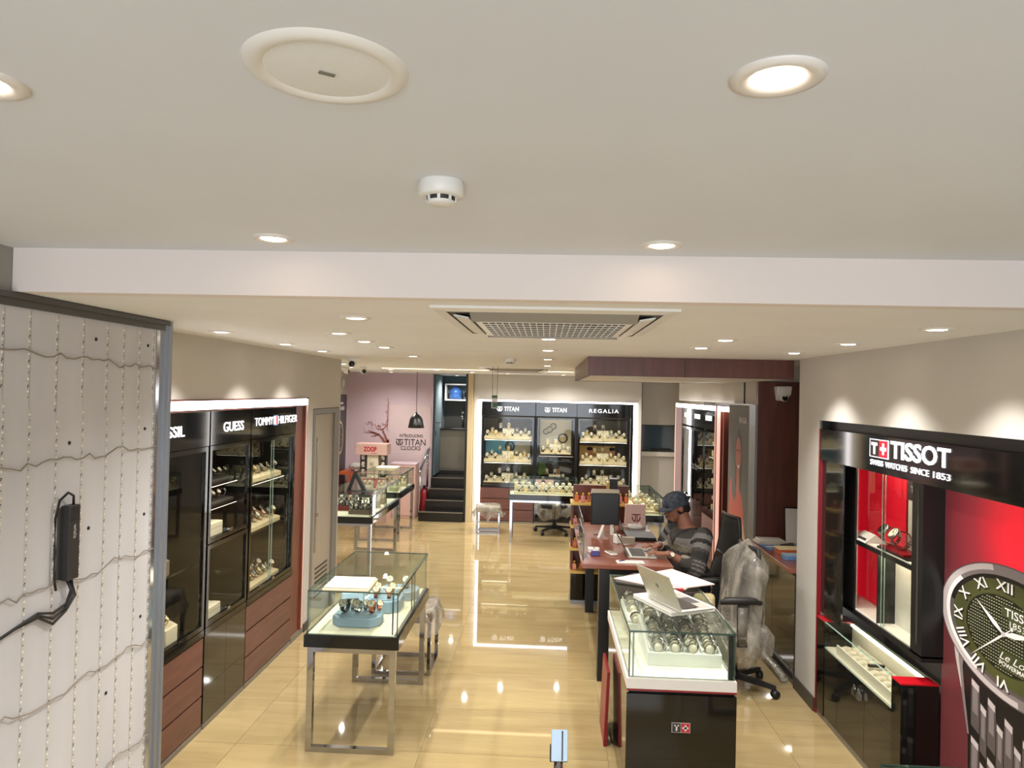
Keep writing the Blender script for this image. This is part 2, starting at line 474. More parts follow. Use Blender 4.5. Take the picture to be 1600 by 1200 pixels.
# window in the far right corner
w1 = struct('window_1', mb('tv_blue').box(1.54, 2.15, 12.06, 12.075, 1.17, 1.62))
obj('window_frame', mb('dark_grey').box(1.535, 2.15, 12.0, 12.06, 1.17, 1.19).box(1.535, 2.15, 12.0, 12.06, 1.60, 1.62).box(1.535, 1.55, 12.0, 12.06, 1.17, 1.62), w1)
obj('blind_rail', mb('black_satin').box(1.75, 2.1, 12.03, 12.05, 1.20, 1.225), w1)

# flush door in the left wall
d1 = struct('door_1', mb('door_paint').box(-2.09, -2.062, 6.235, 6.80, .005, 1.865))
fr = mb('door_frame').box(-2.12, -2.045, 6.175, 6.23, 0, 1.915).box(-2.12, -2.045, 6.23, 6.955, 1.87, 1.915).box(-2.12, -2.045, 6.805, 6.955, 0, 1.87)
obj('door_frame', fr, d1)
obj('door_handle', mb('steel').box(-2.062, -2.052, 6.315, 6.345, .62, 1.66), d1)
obj('lock', mb('chrome').lathe([(.016, 0), (.016, .016), (.0, .018)], (-2.053, 6.33, .96), 12, 'x'), d1)
for k in range(7):
    obj('louvre', mb('dark_grey').box(-2.0625, -2.059, 6.36, 6.72, .20 + k * .042, .218 + k * .042), d1)

# staircase beside the purple wall
STX0, STX1 = -1.945, -1.305
st = struct('trim_7', mb('granite').box(-2.02, STX1, 11.38, 11.63, 0, .15))
st.name = 'staircase'; del st['kind']; tag(st, 'black granite staircase with pale step edges rising beside the purple wall', 'stairs')
for k in range(1, 4):
    obj('step', mb('granite').box(STX0, STX1, 11.38 + .245 * k, 11.38 + .245 * (k + 1) + (.0 if k < 3 else 1.05), 0 if k == 9 else .0, .156 * (k + 1) - .008), st)
for k in range(4):
    x0 = -2.02 if k == 0 else STX0
    obj('step_edge', mb('step_edge').box(x0, STX1, 11.372 + .245 * k, 11.40 + .245 * k, .156 * (k + 1) - .014, .156 * (k + 1)), st)
hr = thing('handrail', 'polished steel stair handrail with short posts beside the purple wall', 'handrail', (-2.0, 11.45, 0))
obj('post', mb('chrome').tube([(-.02, .0, .15), (-.02, .0, .80)], .018, 10), hr)
obj('post', mb('chrome').tube([(.01, .55, .47), (.01, .55, 1.08)], .018, 10), hr)
obj('rail', mb('chrome').tube([(-.02, -.06, .77), (-.02, 0, .81), (.01, .55, 1.10), (.01, .66, 1.12)], .022, 10), hr)
# ------------------------------------------------------------------ ceiling fittings
def downlight_master():
    t = thing('downlight', '', 'downlight', (0, 0, 0))
    obj('trim_ring', mb('white_trim').lathe([(.040, -.003), (.052, -.007), (.066, -.003), (.066, 0)], (0, 0, 0), 28, cap=False), t)
    obj('lens', mb('lens').lathe([(0, -.006), (.030, -.006), (.041, -.002)], (0, 0, 0), 28, cap=False), t)
    return t
dm = downlight_master(); dm_used = [False]
def lamp_at(x, y, z, w, ang=142):
    l = bpy.data.lights.new('downlight_bulb', 'SPOT'); l.energy = w * 6; l.color = DOWN_COL
    l.spot_size = math.radians(ang); l.spot_blend = 1.0 if ang > 120 else .8; l.shadow_soft_size = .025
    o = bpy.data.objects.new('downlight_bulb', l); COL.objects.link(o); o.location = (0, 0, -.03); return o
def downlight(x, y, z, label, group, lit=True, w=DOWN_W, s=1.0, ang=142):
    if not dm_used[0]: t = dm; dm_used[0] = True
    else: t = dup(dm)
    t.location = (x, y, z); t['label'] = label; t['group'] = group; t.scale = (s, s, 1)
    if lit: lamp_at(x, y, z, w, ang).parent = t
    else:
        for c in t.children:
            if c.name.startswith('lens'):
                c.data = off_lens
    return t
off_lens = mb('lens_off').lathe([(0, -.004), (.030, -.004), (.041, -.002)], (0, 0, 0), 28, cap=False).mesh('lens')
G = 'recessed downlights in the high front ceiling'
for x, y, lab in ((.303, .973, 'lit front downlight on the side of the round loudspeaker away from the LED panel'), (-.806, 2.03, 'lit downlight close to the ceiling step on the LED panel side'),
               (.322, 2.06, 'lit downlight close to the ceiling step just ahead of the cassette unit'), (-.835, .99, 'lit front downlight between the round loudspeaker and the LED panel')):
    downlight(x, y, ZU, lab, G, s=.95 if y < 1.5 else .9, w=DOWN_W, ang=142 if y < 1.5 else 92)
for y, nm in ((3.72, 'first left showcase'), (4.65, 'GUESS showcase'), (5.43, 'TOMMY HILFIGER showcase')):
    downlight(-1.745, y, ZL, 'lit downlight washing the wall above the ' + nm, 'wall-wash downlights over the left showcases', ang=104)
for x, y, nm in ((-.784, 2.86, 'nearest the ceiling step'), (-1.09, 3.66, 'second from the ceiling step'), (-1.11, 4.25, 'third from the ceiling step'), (-1.11, 4.78, 'fourth from the ceiling step'), (-1.13, 5.94, 'farthest from the ceiling step')):
    downlight(x, y, ZL, 'lit downlight of the left aisle row, ' + nm, 'downlights over the left aisle')
for y, nm in ((3.78, 'first'), (4.78, 'second'), (6.02, 'third'), (7.4, 'fourth')):
    downlight(.004, y, ZL, 'lit downlight, %s in the single file behind the cassette unit' % nm, 'downlights along the middle aisle')
for x, y, nm in ((.9, 3.65, 'nearer the cassette unit'), (.907, 4.25, 'nearer the wooden canopy')):
    downlight(x, y, ZL, 'lit downlight above the laptop counter, the one ' + nm, 'downlights over the laptop counter')
for y, nm in ((2.91, 'the red watch poster'), (3.745, 'the TISSOT lettering'), (4.55, 'the corner end of the TISSOT header')):
    downlight(1.55, y, ZL, 'lit downlight washing the wall above ' + nm, 'wall-wash downlights over the red display', ang=104)
for x, y in ((-2.9, 8.6), (-2.6, 9.3), (-2.2, 9.9), (-2.35, 8.1), (-1.5, 9.6), (-1.1, 10.4), (-.6, 10.8), (.25, 10.9), (-2.5, 11.3)):
    downlight(x, y, ZL, 'small lit downlight in the ceiling of the rear shop area', 'downlights of the rear shop area', w=DOWN_W * 1.2, ang=160)
for x, y in ((.95, 10.6), (1.2, 9.2), (1.15, 8.0), (.5, 9.3)):
    downlight(x, y, ZL, 'lit downlight in the ceiling behind the wooden canopy', 'downlights behind the wooden canopy', w=DOWN_W * 1.6, ang=160)

downlight(-1.62, 12.75, ZL, 'lit downlight over the pantry at the head of the stairs', 'downlights of the rear shop area', w=DOWN_W * 1.3, ang=160)
# ceiling loudspeaker
t = thing('ceiling_speaker', 'large round white loudspeaker set flush in the front ceiling', 'speaker', (-.309, .95, ZU))
obj('rim', mb('white_plastic').lathe([(.083, -.003), (.092, -.008), (.106, -.005), (.111, 0)], (0, 0, 0), 64, cap=False), t)
obj('grille', mb('grille_white').lathe([(0, -.006), (.060, -.0055), (.0845, -.003)], (0, 0, 0), 64, cap=False), t)
obj('badge', mb('steel_brushed').box(-.011, .011, -.0035, .0035, -.0078, -.0055), t).rotation_euler = (0, 0, .6)
# smoke detectors
def smoke(loc, label, s=1.0):
    t = thing('smoke_detector', label, 'smoke detector', loc, 0, 'smoke detectors')
    t.scale = (s, s, s)
    obj('base', mb('white_plastic').lathe([(.046, 0), (.048, -.006), (.048, -.026), (.044, -.031), (.030, -.032)], (0, 0, 0), 36, cap=False), t)
    obj('chamber', mb('photo_dark').lathe([(.031, -.028), (.030, -.040), (.02, -.041)], (0, 0, 0), 30), t)
    obj('cap', mb('white_plastic').lathe([(.029, -.039), (.030, -.043), (.024, -.047), (0, -.048)], (0, 0, 0), 30, cap=False), t)
    for k in range(8):
        a = k * PI / 4
        obj('rib', mb('white_plastic').box(.0285, .032, -.003, .003, -.042, -.03), t).rotation_euler = (0, 0, a)
    return t
smoke((-.229, 1.469, ZU), 'round white smoke detector on the high front ceiling')
smoke((-.317, 6.05, ZL), 'white smoke detector on the low ceiling behind the cassette unit', 1.1)

# air-conditioning cassettes
def cassette(loc, label, W2=.425, D2=.5):
    t = thing('air_conditioner', label, 'air conditioner', loc)
    n = mb('white_plastic')
    w, d = W2, D2
    # sloped rim
    o = [(-w, -d), (w, -d), (w, d), (-w, d)]; i_ = [(-w + .05, -d + .05), (w - .05, -d + .05), (w - .05, d - .05), (-w + .05, d - .05)]
    for k in range(4):
        k2 = (k + 1) % 4
        n.poly([(o[k][0], o[k][1], -.009), (o[k2][0], o[k2][1], -.009), (o[k2][0], o[k2][1], 0), (o[k][0], o[k][1], 0)])
        n.poly([(i_[k][0], i_[k][1], -.016), (i_[k2][0], i_[k2][1], -.016), (o[k2][0], o[k2][1], -.009), (o[k][0], o[k][1], -.009)])
    obj('rim', n, t)
    obj('outlet_slot', mb('dark_grey').box(-w + .05, w - .05, -d + .05, d - .05, -.012, -.008), t)
    c = .20
    obj('panel', mb('white_plastic').box(-w + .13, w - .13, -d + .15, d - .15, -.034, -.014), t, bev=.006)
    for sx in (-1, 1):
        f = mb('white_plastic').hexa([(sx * (w - .12), -d + .14, -.030), (sx * (w - .065), -d + .14, -.020), (sx * (w - .065), d - .14, -.020), (sx * (w - .12), d - .14, -.030)],
                                     [(sx * (w - .12), -d + .14, -.024), (sx * (w - .065), -d + .14, -.014), (sx * (w - .065), d - .14, -.014), (sx * (w - .12), d - .14, -.024)])
        obj('flap', f, t)
    for sy in (-1, 1):
        y0_, y1_ = sy * (d - .06), sy * (d - .145)
        f = mb('wall_grey').hexa([(-w + .13, y0_, -.012), (w - .13, y0_, -.012), (w - .13, y1_, -.040), (-w + .13, y1_, -.040)], [(-w + .13, y0_, -.008), (w - .13, y0_, -.008), (w - .13, y1_, -.034), (-w + .13, y1_, -.034)])
        obj('flap', f, t)
    gx, gy = w - .16, d - .19
    obj('filter', mb('photo_dark').box(-gx, gx, -gy, gy, -.0355, -.0342), t)
    g = mb('white_plastic')
    nx = 21
    for k in range(nx + 1):
        x = -gx + 2 * gx * k / nx; g.box(x - .0022, x + .0022, -gy, gy, -.0372, -.0355)
    for k in range(8):
        y = -gy + 2 * gy * k / 7; g.box(-gx, gx, y - .005, y + .005, -.0374, -.0355)
    o = obj('grille', g, t); o['kind'] = 'stuff'
    return t
cassette((.02, 2.90, ZL), 'large white cassette air conditioner just behind the ceiling step')
cassette((-.37, 8.6, ZL), 'white cassette air conditioner in the rear ceiling above the hanging sign')

# recessed light coves of the rear ceiling
tag(obj('cove_light', mb('led_cove').box(-2.2, .35, 9.38, 9.44, ZL - .006, ZL)), 'long thin lit cove line across the rear ceiling', 'light strip')

# dome and turret cameras
def turret(loc, label, rz=0, group='white turret security cameras'):
    t = thing('security_camera', label, 'security camera', loc, rz, group)
    obj('base', mb('white_plastic').lathe([(.05, 0), (.05, -.02), (.042, -.03)], (0, 0, 0), 24), t)
    obj('ball', mb('white_plastic').ell((0, -.005, -.055), (.04, .04, .04), 18, 12), t)
    ln = obj('lens_face', mb('black_gloss').lathe([(.028, 0), (.026, -.008), (.0, -.010)], (0, -.036, -.062), 20, 'y'), t)
    return t
turret((-1.776, 6.42, ZL), 'white turret security camera near the end of the left wall')
turret((-2.35, 9.0, ZL), 'white turret security camera farther back towards the purple wall', .5)
turret((-2.62, 9.15, ZL), 'white turret security camera facing away beside its neighbour over the purple wall', 1.6)
t = thing('security_camera', 'white wedge-mounted security camera high on the dark wooden niche wall', 'security camera', (2.06, 6.36, 2.16), 0, 'white turret security cameras')
obj('bracket', mb('white_plastic').hexa([(-.06, -.09, -.03), (.06, -.09, -.03), (.045, 0, -.08), (-.045, 0, -.08)], [(-.065, -.10, .05), (.065, -.10, .05), (.065, 0, .05), (-.065, 0, .05)]), t, bev=.008)
obj('ball', mb('white_plastic').ell((0, -.075, -.045), (.038, .038, .038), 16, 10), t)
obj('lens_face', mb('black_gloss').lathe([(.024, 0), (.0, -.008)], (0, -.108, -.052), 16, 'y'), t)
# small round wall speaker on far left wall
t = thing('wall_speaker', 'small round white wall fitting above the dark watch poster', 'speaker', (-3.418, 11.75, 2.20))
obj('ring', mb('white_plastic').lathe([(.075, 0), (.075, .02), (.05, .03)], (0, 0, 0), 24, 'x'), t)
obj('cone', mb('dark_grey').lathe([(.05, .029), (.02, .02), (.0, .024)], (0, 0, 0), 24, 'x', cap=False), t)
# suspended exit-style sign
t = thing('hanging_sign', 'small green and white sign hung on two thin wires in the middle aisle', 'sign', (-.584, 8.0, 1.92))
obj('plate', mb('sign_green').box(-.032, .032, -.008, .008, 0, .148), t)
obj('white_band', mb('white_plastic').box(-.034, .034, -.0095, .0095, .072, .115), t)
obj('lower_frame', mb('white_plastic').box(-.034, -.026, -.0095, .0095, .0, .07).box(-.034, .034, -.0095, .0095, .0, .008), t)
for sx in (-1, 1):
    obj('wire', mb('dark_grey').tube([(sx * .026, 0, .148), (sx * .03, 0, ZL - 1.92)], .0022, 6), t)

# wooden canopy over the desk
cn = thing('wooden_canopy', 'dark wooden canopy hung from the ceiling above the desk, white underneath', 'canopy', (1.08, 6.5, 2.247))
CW = .77
for x0, x1 in ((-.77, -.035), (-.032, .78)):
    obj('front_board', mb('wood_v').box(x0, x1, -1.05, -1.02, 0, ZL - 2.248), cn)
obj('side_board', mb('wood_v').box(-.77, -.74, -1.02, 1.35, 0, ZL - 2.248), cn)
obj('rear_board', mb('wood_v').box(-.77, .78, 1.35, 1.38, 0, ZL - 2.248), cn)
obj('soffit', mb('white_matt').box(-.74, .78, -1.02, 1.35, .004, .02), cn)
for k, (x, y) in enumerate(((-.35, -.2), (-.35, .25), (-.35, .7), (.3, -.2), (.3, .25), (.3, .7))):
    downlight(1.08 + x, 6.5 + y, 2.251, 'unlit dark downlight in the white underside of the wooden canopy', 'unlit downlights under the canopy', lit=False, s=1.1)
# ------------------------------------------------------------------ wrist watches
STRAPS = {'steel': 'steel', 'gold': 'gold', 'rose': 'rose_gold', 'black': 'black_leather', 'brown': 'cushion_brown'}
DIALS = {'white': 'cream_light', 'black': 'black_satin', 'blue': 'blue_card', 'grey': 'dark_grey'}
WM = {}
def cuff_parts(strap, dial):
    """a closed watch standing on its strap, about 62 mm across, dial tilted up and towards local -y"""
    key = (strap, dial)
    if key in WM: return WM[key]
    sm, dm_ = STRAPS[strap], DIALS[dial]
    cm = 'gold' if strap == 'gold' else ('rose_gold' if strap == 'rose' else 'steel')
    R, w = .029, .0095
    n = 22; b = mb(sm)
    for i in range(n):
        a0 = 2 * PI * i / n; a1 = 2 * PI * (i + .82 if strap in ('steel', 'gold', 'rose') else i + 1) / n
        def P(a, r, x): return (x, math.cos(a) * r, R + math.sin(a) * r * .95)
        b.hexa([P(a0, R - .003, -w), P(a0, R - .003, w), P(a0, R, w), P(a0, R, -w)], [P(a1, R - .003, -w), P(a1, R - .003, w), P(a1, R, w), P(a1, R, -w)])
    T = Matrix.Translation((0, -.0215, R + .0195)) @ Matrix.Rotation(math.radians(48), 4, 'X')
    c = mb(cm).lathe([(.0, -.004), (.0195, -.004), (.0205, .002), (.0185, .0055), (.0165, .0055)], (0, 0, 0), 22, cap=False)
    c.tube([(.019, 0, 0), (.0245, 0, 0)], .0022, 6)
    c.xf(T)
    d = mb(dm_).lathe([(.0, .0045), (.0170, .0045)], (0, 0, 0), 22, cap=False).xf(T)
    h = mb('chrome' if dial != 'white' else 'black_satin').box(-.0008, .0008, -.002, .012, .0048, .0056).box(-.002, .009, -.0008, .0008, .0048, .0056)
    for k in range(12):
        s0 = len(h.v); h.box(-.0007, .0007, .0128, .0155, .0047, .0053).xf(Matrix.Rotation(k * PI / 6, 4, 'Z'), s0)
    h.xf(T)
    WM[key] = (b.mesh('strap'), c.mesh('watch_case'), d.mesh('dial'), h.mesh('hands'))
    return WM[key]
def watch(loc, rz, strap, dial, label, group, s=1.0, tilt=0.0, parent=None):
    st, ca, di, ha = cuff_parts(strap, dial)
    t = thing('watch', label, 'watch', loc, rz, group)
    t.scale = (s, s, s); t.rotation_euler = (tilt, 0, rz)
    obj('strap', st, t); obj('watch_case', ca, t); d = obj('dial', di, t); obj('hands', ha, d)
    return t
FM = {}
def far_mesh(strap, dial):
    """simple watch on a rounded cream cushion, a few pixels tall in the photograph"""
    key = (strap, dial)
    if key in FM: return FM[key]
    sm, dm_ = STRAPS[strap], DIALS[dial]
    b = mb('cream_light').lathe([(.021, 0), (.023, .02), (.023, .062), (.015, .075), (0, .079)], (0, .004, 0), 10)
    b.m(sm).box(-.011, .011, -.0245, -.017, .0, .066).box(-.0255, .0255, -.012, .012, .03, .042)
    cm = 'gold' if strap == 'gold' else 'steel'
    b.m(cm).lathe([(.019, 0), (.019, -.010), (.016, -.011)], (0, -.021, .046), 12, 'y')
    b.m(dm_).lathe([(.0155, 0), (0, -.0005)], (0, -.0325, .046), 12, 'y', cap=False)
    FM[key] = b.mesh('watch'); return FM[key]
def far_watch(loc, rz, strap, dial, label, group, s=1.0):
    o = obj('watch', far_mesh(strap, dial), None, loc, rz); o.scale = (s, s, s)
    return tag(o, label, 'watch', group)
# ------------------------------------------------------------------ wall showcases (local frame: x out of the wall, y along it)
def stile_frame(b, y0, y1, z0, z1, w, x0=-.025, x1=0.0):
    b.box(x0, x1, y0, y0 + w, z0, z1).box(x0, x1, y1 - w, y1, z0, z1).box(x0, x1, y0 + w, y1 - w, z0, z0 + w).box(x0, x1, y0 + w, y1 - w, z1 - w, z1)
    return b
def showcase(label, loc, rz, W_, header, doors, base, shelves, group=None, htop=1.945, hbot=1.735, gbot=.615, depth=.42, back='case_back'):
    t = thing('wall_showcase', label, 'showcase', loc, rz, group)
    h = W_ / 2 - .003
    c = mb(back).box(-depth, -depth + .012, -h, h, .03, htop)
    c.m('black_satin').box(-depth, -.03, -h, -h + .014, .03, htop).box(-depth, -.03, h - .014, h, .03, htop)
    c.box(-depth, -.03, -h, h, htop - .012, htop).box(-depth, -.03, -h, h, gbot - .035, gbot - .005)
    obj('carcass', c, t)
    hd = obj('header_panel', mb('black_gloss').box(-.03, 0, -h, h, hbot, htop), t)
    if header: header(hd, (hbot + htop) / 2)
    obj('case_light', mb('led_case').box(-.10, -.075, -h + .03, h - .03, htop - .03, htop - .0125), t)
    for (y0, y1, z0, z1, split) in doors:
        d = obj('door', stile_frame(mb('black_gloss'), y0, y1, z0, z1, .028), t)
        if split:
            ym = (y0 + y1) / 2
            pane('pane', -.016, -.010, y0 + .028, ym + .01, z0 + .028, z1 - .028, d, 'glass_case', 'glass_edge_light')
            pane('pane', -.026, -.020, ym - .01, y1 - .028, z0 + .028, z1 - .028, d, 'glass_case', 'glass_edge_light')
        else:
            pane('pane', -.016, -.010, y0 + .028, y1 - .028, z0 + .028, z1 - .028, d, 'glass_case', 'glass_edge_light')
        obj('lock', mb('chrome').box(-.008, .012, (y0 + y1) / 2 - .02, (y0 + y1) / 2 + .02, z0 + .03, z0 + .05), d)
    for z, y0, y1 in shelves:
        obj('shelf', mb('black_gloss').box(-depth + .013, -.06, y0, y1, z - .012, z), t)
        obj('added_shelf_light', mb('added_glow').box(-.085, -.072, y0 + .02, y1 - .02, z - .018, z - .0122), t)  # strip added under each shelf to brighten the contents below
    if base == 'drawers':
        n = 3; z0, z1 = .035, gbot - .045; hh = (z1 - z0) / n
        for k in range(n):
            obj('drawer', mb('wood').box(-.03, -.004, -h, h, z0 + k * hh + .006, z0 + (k + 1) * hh - .006), t)
        obj('drawer_shadow_gap', mb('black_satin').box(-.05, -.032, -h, h, z0, z1 + .01), t)
    else:
        for s_ in (-1, 1):
            obj('base_door', mb('black_mirror').box(-.03, -.004, min(0, s_ * h) + .001, max(0, s_ * h) - .001, .035, gbot - .045), t)
    obj('top_rail', mb('black_gloss').box(-.03, 0, -h, h, gbot - .04, gbot), t)
    obj('plinth', mb('grey_skirting').box(-depth, -.002, -h, h, 0, .03), t)
    return t
GL = 'showcases along the left wall'
def hdr(txt, size, width, dy=0, bold=0.0, m='letter', dz=0.0, **k):
    def f(hd, z): text('lettering', txt, size, m, '+x', (.003, dy, z + dz), hd, width=width, bold=bold, **k)
    return f
# left wall
XW = -2.05
t = showcase('left-wall showcase with wooden drawers and a portrait card, partly behind the strip panel', (XW, 3.75, 0), 0, 1.0, hdr('FOSSIL', .085, .315, dy=.035, bold=.001),
             [(-.49, .49, .62, 1.73, False)], 'drawers', [(1.02, -.48, .48)], GL)
t = showcase('left-wall showcase headed GUESS, with two dark gloss doors below', (XW, 4.56, 0), 0, .595, hdr('GUESS', .088, .30, dy=.02, bold=.0005),
             [(-.293, .293, 1.13, 1.73, False), (-.293, .293, .62, 1.12, False)], 'doors', [(1.47, -.28, .28), (1.325, -.28, .28), (1.13, -.28, .28)], GL)
def tommy(hd, z):
    text('lettering', 'TOMMY', .084, 'letter', '+x', (.003, -.225, z + .012), hd, width=.33)
    text('lettering', 'HILFIGER', .084, 'letter', '+x', (.003, .245, z + .012), hd, width=.42)
    obj('flag_mark', mb('letter').box(0, .004, -.045, 0, z - .018, z + .042).m('red_lit').box(0, .004, 0, .030, z - .018, z + .042).m('blue_card').box(0, .004, -.045, .030, z + .042, z + .05).box(0, .004, -.045, .030, z - .027, z - .018), hd)
t = showcase('left-wall showcase headed TOMMY HILFIGER, with sliding glass and wooden drawers', (XW, 5.308, 0), 0, .885, tommy,
             [(-.43, .43, .62, 1.73, True)], 'drawers', [(1.40, -.42, .42), (1.04, -.42, .42)], GL)
fr = thing('illuminated_surround', 'glowing white light bar with reddish wooden edge around the left showcases', 'lit surround', (XW, 4.6, 0), 0, 'lit frames around the showcases')
obj('light_bar', mb('led_strip').box(-.02, .002, -1.38, 1.40, 1.957, 2.010), fr)
obj('upper_lip', mb('wood_red').box(-.02, .012, -1.38, 1.43, 2.010, 2.020), fr)
obj('lower_lip', mb('wood_red').box(-.02, .006, -1.38, 1.40, 1.947, 1.957), fr)
obj('side_jamb', mb('wood_red').box(-.06, -.01, 1.155, 1.36, .03, 1.947), fr)
obj('side_light', mb('led_pink').box(-.02, .002, 1.385, 1.40, .05, 1.957), fr)
obj('side_lip', mb('wood_red').box(-.02, .004, 1.36, 1.385, .05, 1.957), fr)
obj('plinth', mb('grey_skirting').box(-.06, .0, 1.155, 1.43, 0, .05), fr)

# contents of the left showcases
def slope_tray(label, loc, rz, w, d, h0, h1, m='cream', group='watch trays', name='display_tray', parts=True):
    t = thing(name, label, 'display tray', loc, rz, group)
    b = mb(m).hexa([(-w/2, -d/2, 0), (w/2, -d/2, 0), (w/2, d/2, 0), (-w/2, d/2, 0)], [(-w/2, -d/2, h0), (w/2, -d/2, h0), (w/2, d/2, h1), (-w/2, d/2, h1)])
    obj('body', b, t, bev=.003)
    return t
R90 = PI / 2    # things in the left showcases face +x: local -y turned to +x
def left_row(z, ys, kinds, x, label, group, s=1.15):
    for y, (a, b_) in zip(ys, kinds): watch((x, y, z), R90 + random.uniform(-.3, .3), a, b_, label, group, s)
mix1 = [('steel', 'white'), ('rose', 'white'), ('steel', 'blue'), ('gold', 'white'), ('black', 'white'), ('steel', 'black')]
def frange(a, b, n): return [a + (b - a) * i / (n - 1) for i in range(n)]
LT = 'cream tray of watches on the {} shelf of the TOMMY HILFIGER showcase'
for z, nm, k in ((1.40, 'upper', 5), (1.04, 'middle', 6), (.612, 'lowest', 7)):
    slope_tray(LT.format(nm), (-2.215, 5.29, z), R90, .66, .2, .035, .075, 'cream', 'trays in the left showcases')
    left_row(z + .046, frange(5.03, 5.56, k), [mix1[(i + int(z * 10)) % 6] for i in range(k)], -2.175, 'watch on the cream tray of the %s shelf under TOMMY HILFIGER' % nm, 'watches in the TOMMY HILFIGER showcase', 1.25)
    if nm != 'upper': left_row(z + .062, frange(5.10, 5.50, k - 2), [mix1[(i + 2) % 6] for i in range(k)], -2.255, 'watch on the cream tray of the %s shelf under TOMMY HILFIGER' % nm, 'watches in the TOMMY HILFIGER showcase', 1.25)
for z, nm in ((1.47, 'upper'), (1.325, 'lower')):
    slope_tray('dark low tray on the %s glass shelf of the GUESS showcase' % nm, (-2.20, 4.56, z), R90, .46, .14, .02, .035, 'dark_grey', 'trays in the left showcases')
    left_row(z + .03, frange(4.40, 4.73, 5), [('steel', 'white'), ('steel', 'black'), ('black', 'white'), ('steel', 'white'), ('steel', 'grey')], -2.19, 'small steel watch on the %s shelf of the GUESS showcase' % nm, 'watches in the GUESS showcase', .95)
for z, nm, st in ((1.142, 'upper', 'gold'), (.612, 'lower', 'rose')):
    bx = thing('watch_box', 'white box with a large %s watch in the %s GUESS compartment' % ('gold' if st == 'gold' else 'rose gold', nm), 'watch box', (-2.19, 4.44, z), 0, 'white watch boxes in the left showcases')
    obj('body', mb('cream_light').box(-.09, .09, -.10, .13, 0, .085), bx, bev=.004)
    obj('lid_line', mb('cushion_grey').box(-.0905, .0905, -.1005, .1305, .05, .053), bx)
    watch((-2.18, 4.43, z + .0855), R90 - .2, st, 'white', 'large %s watch on a white box in the %s GUESS compartment' % ('gold' if st == 'gold' else 'rose gold', nm), 'watches in the GUESS showcase', 1.5)
# fossil unit: portrait card, brown box, white hexagonal box
pc = thing('portrait_card', 'small portrait card of two people standing in the first left showcase', 'card', (-2.23, 3.93, 1.26))
obj('card', mb('cushion_brown').box(-.006, .0, -.16, .10, .0, .205), pc)
pr = mb('cream').poly([(.001, -.16, .0), (.001, .10, .0), (.001, .10, .205), (.001, -.16, .205)])
def disc(b, m, cy, cz, ry, rz_, x, n=18, a0=0, a1=2 * PI):
    b.m(m).poly([(x, cy + ry * math.cos(a0 + (a1 - a0) * i / n), cz + rz_ * math.sin(a0 + (a1 - a0) * i / n)) for i in range(n)]); return b
disc(pr, 'tan_post', .04, .10, .06, .10, .0012)
disc(pr, 'wall_purple', -.02, .045, .05, .05, .0014); disc(pr, 'hair', -.045, .09, .045, .055, .0016); disc(pr, 'cushion_brown', -.045, .088, .027, .036, .002); disc(pr, 'foam_cream', -.01, .155, .04, .035, .0022)
disc(pr, 'hair', -.1, .12, .035, .045, .0024); disc(pr, 'cushion_brown', -.1, .118, .025, .033, .0026); disc(pr, 'photo_dark', -.06, .02, .055, .03, .0028)
obj('print', pr, pc)
obj('stand', mb('black_satin').box(-.03, -.006, -.05, .0, -.24, .1), pc)
bx = thing('watch_box', 'brown open watch box on the middle shelf of the first left showcase', 'watch box', (-2.17, 3.86, 1.02), .25, 'white watch boxes in the left showcases')
obj('body', mb('cushion_brown').box(-.07, .07, -.09, .09, 0, .085), bx, bev=.003); obj('lining', mb('cream').box(-.06, .06, -.08, .08, .085, .09), bx)
for k, (dx, dy) in enumerate(((-.02, -.04), (.02, .02))): watch((-2.17 + dx, 3.86 + dy, 1.111), R90 + .4 * k, 'gold', 'white', 'gold watch in the brown box on the middle shelf', 'watches in the first left showcase', .9)
bx = thing('watch_box', 'white six-sided box holding watches at the bottom of the first left showcase', 'watch box', (-2.17, 3.96, .612), 0, 'white watch boxes in the left showcases')
hx = [(.085 * math.cos(a), .12 * math.sin(a)) for a in [PI / 6 + k * PI / 3 for k in range(6)]]
obj('body', mb('cream_light').prism(hx, 0, .11), bx, bev=.003); obj('lining', mb('cream').prism([(x * .72, y * .72) for x, y in hx], .11, .114), bx)
for k, (dx, dy) in enumerate(((-.015, -.035), (.02, .0), (-.01, .04))): watch((-2.17 + dx, 3.96 + dy, .727), R90 + .3 * k, ('gold', 'gold', 'black')[k], 'white', 'watch lying in the white six-sided box', 'watches in the first left showcase', .85)
bx = thing('watch_box', 'dark grey box beside the white six-sided box', 'watch box', (-2.13, 3.72, .612), 0, 'white watch boxes in the left showcases')
obj('body', mb('dark_grey').box(-.07, .07, -.09, .09, 0, .10), bx, bev=.003); obj('lining', mb('cream').box(-.06, .06, -.08, .08, .10, .104), bx)

# back wall showcases: local x -> -Y, local y -> +X
YB_ = 11.45
GB = 'showcases along the back wall'
def titan_logo(b, cy, cz, r, x0, x1, m):
    """round mark: a T between two inward-curving strokes"""
    b.m(m)
    def ring(a0, a1, ri, ro, n=10):
        for i in range(n):
            t0 = a0 + (a1 - a0) * i / n; t1 = a0 + (a1 - a0) * (i + 1) / n
            q = [(cy + ri * math.cos(t0), cz + ri * math.sin(t0)), (cy + ro * math.cos(t0), cz + ro * math.sin(t0)), (cy + ro * math.cos(t1), cz + ro * math.sin(t1)), (cy + ri * math.cos(t1), cz + ri * math.sin(t1))]
            b.hexa([(x0, *p) for p in q], [(x1, *p) for p in q])
    ring(-1.25, .25, .72 * r, r); ring(PI - .25, PI + 1.25, .72 * r, r)
    b.box(x0, x1, cy - r, cy + r, cz + .55 * r, cz + .8 * r)
    b.box(x0, x1, cy - .30 * r, cy - .08 * r, cz - .95 * r, cz + .6 * r); b.box(x0, x1, cy + .08 * r, cy + .30 * r, cz - .95 * r, cz + .6 * r)
